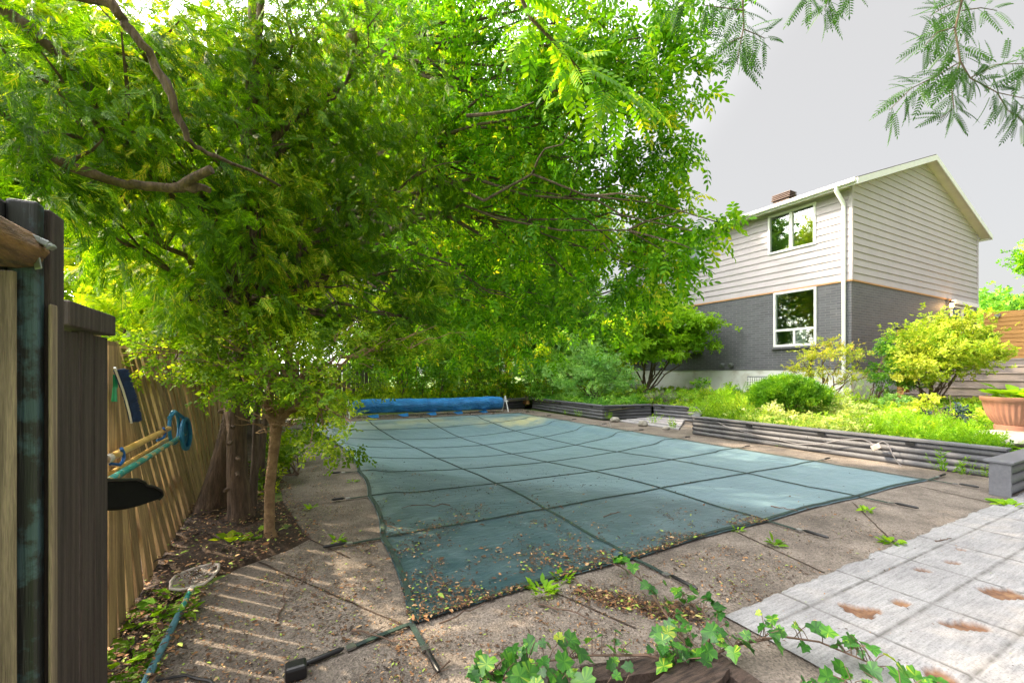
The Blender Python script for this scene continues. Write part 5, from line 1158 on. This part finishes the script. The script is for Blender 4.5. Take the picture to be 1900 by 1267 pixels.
shrub('golden_shrub', 'big golden yellow shrub in front of the porch steps', Vector((9.9, 10.4, .5)), [B(x, y, d_, r_, 1, .8) for x, y, d_, r_ in ((1700, 640, 10.2, .55), (1740, 620, 10.3, .6), (1785, 625, 10.3, .6), (1805, 635, 10.2, .46), (1760, 655, 10, .6), (1715, 665, 9.9, .5), (1800, 665, 10, .45), (1815, 655, 10.1, .34), (1690, 655, 10, .35), (1770, 600, 10.4, .35), (1730, 690, 9.8, .36), (1690, 690, 9.8, .26), (1822, 625, 10.4, .22), (1770, 690, 9.9, .26))], M['l_gold'], 1500, T_TW6, .15, 89, stems=14, droop=.15, sr=.02)
shrub('green_shrub', 'mid green shrub wedged between the house corner and the golden shrub', Vector((8.7, 10.6, .5)), [B(x, y, d_, r_, 1, .8) for x, y, d_, r_ in ((1640, 660, 10.6, .34), (1670, 650, 10.6, .36), (1635, 690, 10.5, .3), (1665, 690, 10.3, .34), (1690, 665, 10.4, .3), (1640, 715, 10.4, .24), (1675, 720, 10.2, .26))], M['l_back'], 1100, T_TW6, .17, 90, stems=10, sr=.014)
shrub('dark_perennial', 'small plant with dark blackish leaves in the bed below the porch steps', Vector((6.65, 7.3, .35)), [B(x, y, d_, r_, 1, .5) for x, y, d_, r_ in ((1740, 767, 7.3, .13), (1765, 762, 7.3, .12), (1780, 770, 7.3, .12), (1752, 778, 7.2, .1))], leafmat('dark_leaf', [(0, (.015, .045, .04)), (1, (.06, .09, .11))], .15, (1, 1, 1), .25, .6), 1500, T_TW6, .14, 91)
shrub('tall_perennial', 'thin upright yellow tipped perennial behind the round clipped shrub', Vector((6.5, 9.6, .4)), [B(x, y, d_, r_, 1, 1.6) for x, y, d_, r_ in ((1603, 715, 9.6, .09), (1600, 735, 9.5, .1), (1598, 752, 9.4, .1))], M['l_cover'], 1500, T_FERN, .13, 92, stems=4)
# ground cover on the beds
def cover_points(n, u0, u1, v0, v1, rng, f=None):
    u = rng.uniform(u0, u1, n); v = rng.uniform(v0, v1, n)
    k = (u-9.0)**2+(v-1.95)**2 > .55
    if f is not None: k = k & f(u, v)
    u, v = u[k], v[k]
    z = np.array([bedz(a, b_) for a, b_ in zip(u, v)])
    return np.stack([UD.x*u+VD.x*v, UD.y*u+VD.y*v, z], 1), u, v
def beds(name, label, n, reg, tm, size, mt, seed, h=.25, mode='up', f=None, lump=True):
    rn = np.random.default_rng(seed); p, u, v = cover_points(n, *reg, rn, f); n = len(p)
    hf = np.array([.45+1.0*mnoise.noise(Vector((a*1.3, b_*1.3, seed)))+.35*mnoise.noise(Vector((a*4, b_*4, seed))) for a, b_ in zip(u, v)]) if lump else np.full(n, .5)
    p[:, 2] += np.clip(hf, .05, 1.5)*h*rn.random(n)
    xd = rn.normal(size=(n, 3))*(.7 if mode == 'up' else 1) + np.array([0, 0, 1.0 if mode == 'up' else .2]); zd = rn.normal(size=(n, 3))*.5+np.array([0, -.3, 1.0])
    o = scatter(name, tm, p, xd, zd, size*rn.uniform(.6, 1.25, n), mt, None, np.clip(hf*.6+rn.normal(.15, .15, n), 0, 1), rng=rn)
    return tag(o, label, 'ground cover', kind='stuff')
near = lambda u, v: (u > 7.75) & (u > 7.78+np.clip((v-6.0)*1.35, 0, 9))
beds('variegated_groundcover', 'cream edged ground cover spilling over the long log wall', 3800, (7.8, 9.5, 3.1, 5.2), T_TW6, .13, M['l_var'], 101, .26, 'flat', near)
beds('fern_groundcover', 'feathery bright green growth behind the left end of the long log wall', 3600, (7.8, 11.5, 4.9, 7.6), T_FERN, .22, M['l_cover'], 102, .34, 'up', near)
beds('leafy_groundcover', 'bright lime green plants filling the bed below the steps', 6000, (7.8, 14.8, 1.7, 5.2), T_TW6, .12, M['l_cover'], 103, .2, 'flat', near)
beds('spiky_groundcover', 'long narrow green leaves behind the right part of the long log wall', 2600, (7.8, 9.6, 1.9, 3.4), T_FERN, .2, M['l_light'], 104, .22, 'up', near)
beds('mixed_groundcover', 'low green plants along the house foundation', 4200, (9.6, 14.0, 5.0, 13.5), T_TW6, .16, M['l_cover'], 105, .12, 'flat', lambda u, v: u > 9.6)
beds('far_groundcover', 'green and yellow low plants on the far bed behind the log wall', 4500, (8.0, 11, 9.3, 13.6), T_TW6, .15, M['l_back'], 106, .22, 'flat', lambda u, v: u > 8.02)
beds('back_undergrowth', 'rough sunlit undergrowth behind the blue roll', 5000, (1.0, 13, 14.0, 19), T_TW6, .2, M['l_yel'], 107, .5, 'up')
rn = np.random.default_rng(108); n_ = 14000; u = rn.uniform(-2, 16, n_); v = rn.uniform(14, 30, n_)
p = np.stack([UD.x*u+VD.x*v, UD.y*u+VD.y*v, np.full(n_, -.03)], 1)
tag(scatter('lawn_grass', T_FERN, p, rn.normal(size=(n_, 3))*.5+np.array([0, 0, 1]), rn.normal(size=(n_, 3)), .22*rn.uniform(.5, 1.2, n_), M['l_gold'], rng=rn), 'sunlit lawn seen through the stems behind the blue roll', 'grass', kind='stuff')
# clumps that stand up from the beds
for k, (x, y, d_, r_, sq, mt, tm, L, lb, nm) in enumerate((
 (1325, 752, 9.6, .34, .8, 'l_light', T_FERN, .2, 'feathery bright green clump at the left end of the long log wall', 'fern'),
 (1368, 745, 9.9, .32, .9, 'l_cover', T_FERN, .2, 'feathery yellow green clump beside the round clipped shrub', 'fern'),
 (1412, 752, 9.2, .22, .7, 'l_back', T_TW6, .13, 'small leafy plant touching the left side of the round shrub', 'perennial'),
 (1385, 772, 8.6, .24, .6, 'l_var', T_TW6, .13, 'pale edged plant low in front of the feathery clumps', 'perennial'),
 (1560, 762, 8.4, .42, .5, 'l_var', T_TW6, .13, 'broad cream edged mound right of the round shrub', 'perennial'),
 (1505, 784, 7.6, .34, .45, 'l_var', T_TW6, .12, 'cream edged mound spilling over the long log wall', 'perennial'),
 (1615, 776, 7.6, .30, .5, 'l_cover', T_TW6, .12, 'yellow green mound between the cream edged ones and the dark plant', 'perennial'),
 (1590, 800, 6.8, .20, .5, 'l_var', T_TW6, .11, 'small cream edged tuft against the long log wall', 'perennial'),
 (1675, 795, 6.6, .22, .7, 'l_light', T_FERN, .18, 'spiky light green tuft behind the middle lamp recess', 'perennial'),
 (1725, 806, 6.3, .20, .7, 'l_crab', T_FERN, .17, 'spiky mid green tuft left of the stone slab', 'perennial'),
 (1770, 800, 6.5, .20, .8, 'l_light', T_FERN, .17, 'spiky tuft next to the stone slab under the bowl', 'perennial'),
 (1705, 752, 8.6, .30, .5, 'l_gold', T_TW6, .12, 'lime yellow mound in front of the green shrub', 'perennial'),
 (1810, 778, 7.4, .26, .6, 'l_gold', T_TW6, .12, 'lime yellow plant left of the terracotta bowl', 'perennial'),
 (1290, 735, 11.8, .34, .6, 'l_cover', T_TW6, .15, 'yellow green plant above the slanting log wall', 'perennial'),
 (1345, 728, 12.2, .30, .6, 'l_light', T_TW6, .15, 'light green plant before the middle of the foundation', 'perennial'),
 (1300, 712, 14.2, .22, .8, 'l_ash', T_TW6, .16, 'dark leaved plant against the stained foundation', 'perennial'),
 (1660, 742, 9.6, .26, .5, 'l_blue', T_TW6, .14, 'blue green plant under the green shrub', 'perennial'))):
    c0 = PX(x, y, d_); c0.z = max(c0.z, .34); sv = k+140
    shrub(nm, lb, Vector((c0.x, c0.y, bedz(c0.dot(UD), c0.dot(VD)))), [(c0, np.array([r_, r_, r_*sq]), 1), (c0+Vector((r_*.5, 0, r_*.15)), np.array([r_*.6, r_*.6, r_*sq*.7]), 1), (c0+Vector((-r_*.5, .05, -.02)), np.array([r_*.6, r_*.6, r_*sq*.7]), 1)], M[mt], 900, tm, L, sv, stems=4, droop=(-.7 if tm is T_FERN else 0), sub=7, sr=.006, cat='plant')
# ivy / low growth at the trees
rn = np.random.default_rng(109)
def ground_tuft(label, c_, n, r_, L, mt, tm=T_ONE, up=.6, cat='weed', name='weed', group='weeds growing in the deck joints', seed=0, spread=1.0):
    return tuft(name, tm, c_, n, r_, L, mt, None, up, np.random.default_rng(seed+200), label, cat, group, spread=spread)
T_BROAD = (np.array(leaf6((.25, 0, 0), (1, 0, -.2), .75, .62)), [tuple(range(6))])
weeds = [((1440, 1012), 16, .03, .07, 'small weed in the joint below the middle of the near cover edge'), ((1368, 986), 14, .03, .05, 'small weed at the cover edge where the first joint starts'),
 ((1655, 1008), 26, .05, .07, 'weed tuft where the joint meets the white paving'), ((1607, 950), 16, .03, .06, 'thin weed in the joint right of the near strap'),
 ((1868, 938), 22, .06, .10, 'weed at the foot of the planter end board'), ((1005, 1098), 46, .075, .06, 'leafy weed clump on the deck beside the near cover edge'),
 ((1045, 1075), 26, .05, .05, 'leafy weed on the near cover edge, first from the left'), ((430, 1010), 26, .06, .12, 'broad leaved weed at the foot of the slender tan tree'),
 ((470, 1000), 18, .05, .1, 'broad leaved weed left of the slender tan tree'), ((320, 1120), 20, .04, .12, 'bright weed beside the skimmer handle'), ((285, 1155), 22, .05, .12, 'bright weed under the fence boards, above the skimmer pole'),
 ((225, 1240), 40, .07, .13, 'broad leaved weed at the foot of the dark fence panel'), ((345, 1140), 16, .03, .09, 'small weed on the right side of the skimmer pole'), ((575, 945), 14, .03, .07, 'small weed on the deck left of the pool cover'), ((625, 1005), 14, .03, .07, 'small weed beside the second left strap'), ((655, 895), 10, .03, .06, 'small weed above the third left strap'),
 ((1448, 828), 20, .05, .10, 'weed at the foot of the long log wall, left part'), ((1355, 812), 12, .04, .08, 'tiny weed at the left end of the long log wall')]
for k, (pp_, n_, r_, L, lb) in enumerate(weeds): ground_tuft(lb, GR(*pp_), n_, r_, L, M['l_light'] if k != 7 else M['l_yel'], T_BROAD if k in (7, 8, 9, 10, 11) else T_ONE, .8 if k in (5, 6) else .5, seed=k)
T_TALL = tmpl_twig(18, .25, .06, .8, 8)
for k, ((x, y), h, lb) in enumerate((((1250, 797), .36, 'tall light green weed in the recess before the slanting wall'), ((1212, 788), .3, 'upright weed in the middle of the recess paving'), ((1131, 780), .22, 'low weed at the corner of the far log wall, beside the round stone'), ((1755, 882), .27, 'tall narrow leaved weed at the foot of the long wall, the left one'), ((1790, 884), .22, 'narrow leaved weed at the foot of the long wall, the middle one'), ((1828, 887), .2, 'small narrow leaved weed next to the planter end board'), ((1072, 774), .2, 'low weed under the far log wall'), ((1050, 770), .16, 'tiny weed under the left part of the far log wall'))):
    c0 = GR(x, y); tuft('tall_weed', T_TALL, c0, 5, .06, h, M['l_light'], None, 2.2, np.random.default_rng(300+k), lb, 'weed', 'tall weeds along the log walls', spread=.7)
shrub('ivy', 'dark green ivy growing low behind the slender tan tree', Vector((-2.75, 5.5, 0)), [(Vector((-2.95, 5.5, .2)), .28, 1), (Vector((-2.8, 5.1, .35)), .25, 1), (Vector((-3.0, 6.1, .25)), .3, 1), (Vector((-2.55, 4.7, .15)), .2, 1)], M['l_crab'], 900, T_TW6, .16, 121)
# ------------------------------------------------------------------ vines over the near corner
def vine(label, pts, seed, n, hgt=.12, size=.085, spread=.07):
    rn = np.random.default_rng(seed); root = empty('grape_vine', Vector(pts[0]).to_2d().to_3d(), label, 'vine', 'vines creeping over the near corner')
    P_ = [Vector(p) for p in pts]; c = MB(); c.tube(P_, taper(.006, .003, len(P_)), 6)
    pos = []; xd = []; zd = []; rr_ = random.Random(seed)
    for k in range(n):
        t = rr_.random()*(len(P_)-1.001); i = int(t); p = P_[i].lerp(P_[i+1], t-i); top_ = p+Vector((rr_.uniform(-spread, spread), rr_.uniform(-spread, spread), rr_.uniform(.012, hgt*.7)))
        c.tube([p, p.lerp(top_, .5)+Vector((0, 0, .01)), top_], .0018, 5, False); a_ = rr_.uniform(0, 6.28); pos.append(np.array(top_)); xd.append([math.cos(a_), math.sin(a_)-.3, rr_.uniform(-.9, .1)]); zd.append([rr_.uniform(-.9, .9), rr_.uniform(-1, .5), 1])
    c.build('stem', M['twig'], root, smooth=True); n = len(pos)
    scatter('leaves', T_VINE, np.array(pos), np.array(xd, float), np.array(zd, float), size*rn.uniform(.35, 1.3, n)**1.1, M['l_vine'], root, np.clip(rn.normal(.4, .25, n), 0, 1), rng=rn)
vine('grape vine running up from the planks towards the cover edge', [GR(1290, 1225, .06), GR(1250, 1160, .05), GR(1215, 1110, .05), GR(1190, 1075, .06), GR(1150, 1050, .05), GR(1120, 1040, .05)], 1, 30, .12, .058)
vine('grape vine trailing left over the deck at the bottom', [GR(1290, 1240, .06), GR(1200, 1215, .08), GR(1100, 1215, .08), GR(1020, 1225, .08), GR(950, 1240, .06)], 2, 46, .13, .058)
vine('grape vine with big leaves at the bottom edge, left of the planks', [GR(1150, 1300, .1), GR(1080, 1290, .12), GR(1000, 1275, .12), GR(930, 1260, .1), GR(880, 1262, .08)], 3, 46, .12, .07)
vine('grape vine reaching over the white paving', [GR(1290, 1225, .06), GR(1370, 1195, .08), GR(1450, 1180, .08), GR(1520, 1190, .09), GR(1580, 1215, .08), GR(1640, 1240, .06)], 4, 46, .13, .06)
vine('grape vine between the planks and the paving edge', [GR(1280, 1230, .05), GR(1330, 1170, .06), GR(1300, 1130, .05), GR(1260, 1110, .05)], 5, 26, .1, .055)
vine('grape vine sprig at the bottom right, on the paving', [GR(1450, 1300, .05), GR(1560, 1275, .08), GR(1680, 1285, .08), GR(1740, 1275, .05)], 6, 20, .09, .06)
# ------------------------------------------------------------------ litter
def litter_pts(n, seed, fn):
    rn = np.random.default_rng(seed); out = []
    while len(out) < n:
        x, y, z, = fn(rn)
        out.append((x, y, z))
    return np.array(out), rn
def flat_litter(name, label, n, seed, fn, size, cat='leaf litter', mt='litter', z0=.004):
    p, rn = litter_pts(n, seed, fn); p[:, 2] += z0+rn.random(n)*.006; a_ = rn.uniform(0, 6.28, n)
    xd = np.stack([np.cos(a_), np.sin(a_), rn.normal(0, .15, n)], 1); zd = rn.normal(size=(n, 3))*.28+np.array([0, 0, 1])
    return tag(scatter(name, T_ONE, p, xd, zd, size*rn.lognormal(0, .45, n), M[mt], None, rn.random(n), rng=rn), label, cat, kind='stuff')
def f_cover(rn):
    while True:
        a_ = rn.random(); b_ = rn.random()**1.8
        dn = math.exp(-(a_/.30)**2)*math.exp(-(b_/.24)**2)*1.3 + .9*math.exp(-(b_/.022)**2)*(a_ < .5) + .0035
        dn *= max(0.05, .28+2.2*mnoise.noise(Vector((a_*11, b_*19, 3)))+1.2*mnoise.noise(Vector((a_*34, b_*50, 3))))
        if rn.random() < dn: p = cov(a_, b_); return p.x, p.y, p.z+.004
def f_deck(rn):
    while True:
        u = rn.uniform(-.5, 4.5); v = rn.uniform(1.2, 6.5)
        if u < ue(v)+.02: continue
        if v > 2.1 and u > uL(v)-.03: continue
        if v < 2.1 and u > 3 and rn.random() < .7: continue
        dn = .35 + 1.3*mnoise.noise(Vector((u*3.2, v*3.2, 8))) + .25*(u < .6)
        if rn.random() < dn*(.9 if v < 3.4 else .35): return UD.x*u+VD.x*v, UD.y*u+VD.y*v, 0
def f_soil(rn):
    v = rn.uniform(1.9, 7); u = rn.uniform(-.75, ue(v)+.08); return UD.x*u+VD.x*v, UD.y*u+VD.y*v, .03+.04*rn.random()
flat_litter('cover_litter', 'brown leaf litter scattered on the near left part of the pool cover', 6500, 401, f_cover, .015)
flat_litter('deck_litter', 'dark crumbs and dead leaves scattered over the shaded deck', 16000, 402, f_deck, .010)
flat_litter('soil_litter', 'dead leaves and chips on the soil along the fence', 9000, 403, f_soil, .018)
def f_drift(rn):
    t = rn.random(); p = GR(1080, 1105).lerp(GR(1290, 1150), t); return p.x+rn.normal(0, .05), p.y+rn.normal(0, .05)+.02, .01*rn.random()
flat_litter('bark_litter', 'drift of brown leaf crumbs in the joint beside the vine', 2200, 404, f_drift, .016)
def f_pave(rn):
    u = rn.uniform(TU0, 6.8); v = rn.uniform(-.2, TE+.1); return UD.x*u+VD.x*v, UD.y*u+VD.y*v, .012
flat_litter('paving_litter', 'small dark crumbs on the white paving', 420, 405, f_pave, .008)
def f_far(rn):
    t = rn.random(); u = rn.uniform(1.0, 7.6); v = rn.uniform(12.0, 13.4); return UD.x*u+VD.x*v, UD.y*u+VD.y*v, 0
flat_litter('far_litter', 'brown litter on the deck around the blue roll', 1500, 406, f_far, .03)
# twigs: each one lies on its own
tw = [((652, 1170), (765, 1195), 'long twig across the near corner of the cover'), ((815, 1160), (900, 1120), 'forked twig on the dark corner of the cover'), ((800, 1070), (860, 1118), 'dark twig lying below the leaf litter on the cover'), ((515, 1150), (535, 1090), 'bent twig standing out on the sunlit deck'), ((560, 1085), (572, 1050), 'short pale twig on the deck left of the cover'), ((1120, 958), (1150, 949), 'small forked dark stick in the middle of the cover'), ((1430, 940), (1480, 950), 'brown stick on the cover near its right edge'), ((835, 935), (745, 945), 'thin stick under the webbing on the left of the cover'), ((835, 1225), (800, 1258), 'pair of straight twigs below the near corner'), ((1000, 1120), (1110, 1150), 'long dark twig on the deck right of the near corner'), ((1060, 1072), (1110, 1105), 'short dark twig by the leafy weed'), ((1735, 1003), (1765, 998), 'small brown stick at the edge of the white paving'), ((705, 960), (740, 990), 'broken twig on the left of the cover beside the binding')]
for k, (a, b_, lb) in enumerate(tw):
    A = GR(*a, .016); Bp = GR(*b_, .016)
    if lb.find('cover') >= 0 and 'near corner' not in lb: 
        def zfix(P_):
            u = P_.dot(UD); v = P_.dot(VD); l_ = uL(v); aa = (u-l_)/(CU1-l_); bb_ = (v-CV0)/(CV1-CV0); return cov(min(1, max(0, aa)), min(1, max(0, bb_))).z+.012
        A.z = zfix(A); Bp.z = zfix(Bp)
    c = MB(); pts = bend(A, Bp, 6, .01, .035, 500+k); c.tube(pts, taper(.005, .0025, 7), 6)
    for q_ in (2, 4): c.tube([pts[q_], pts[q_]+Vector((random.uniform(-.06, .06), random.uniform(-.04, .06), .006))], [.003, .0015], 5)
    tag(c.build('twig', M['twig'], smooth=True), lb, 'twig', 'twigs fallen on the deck and cover')
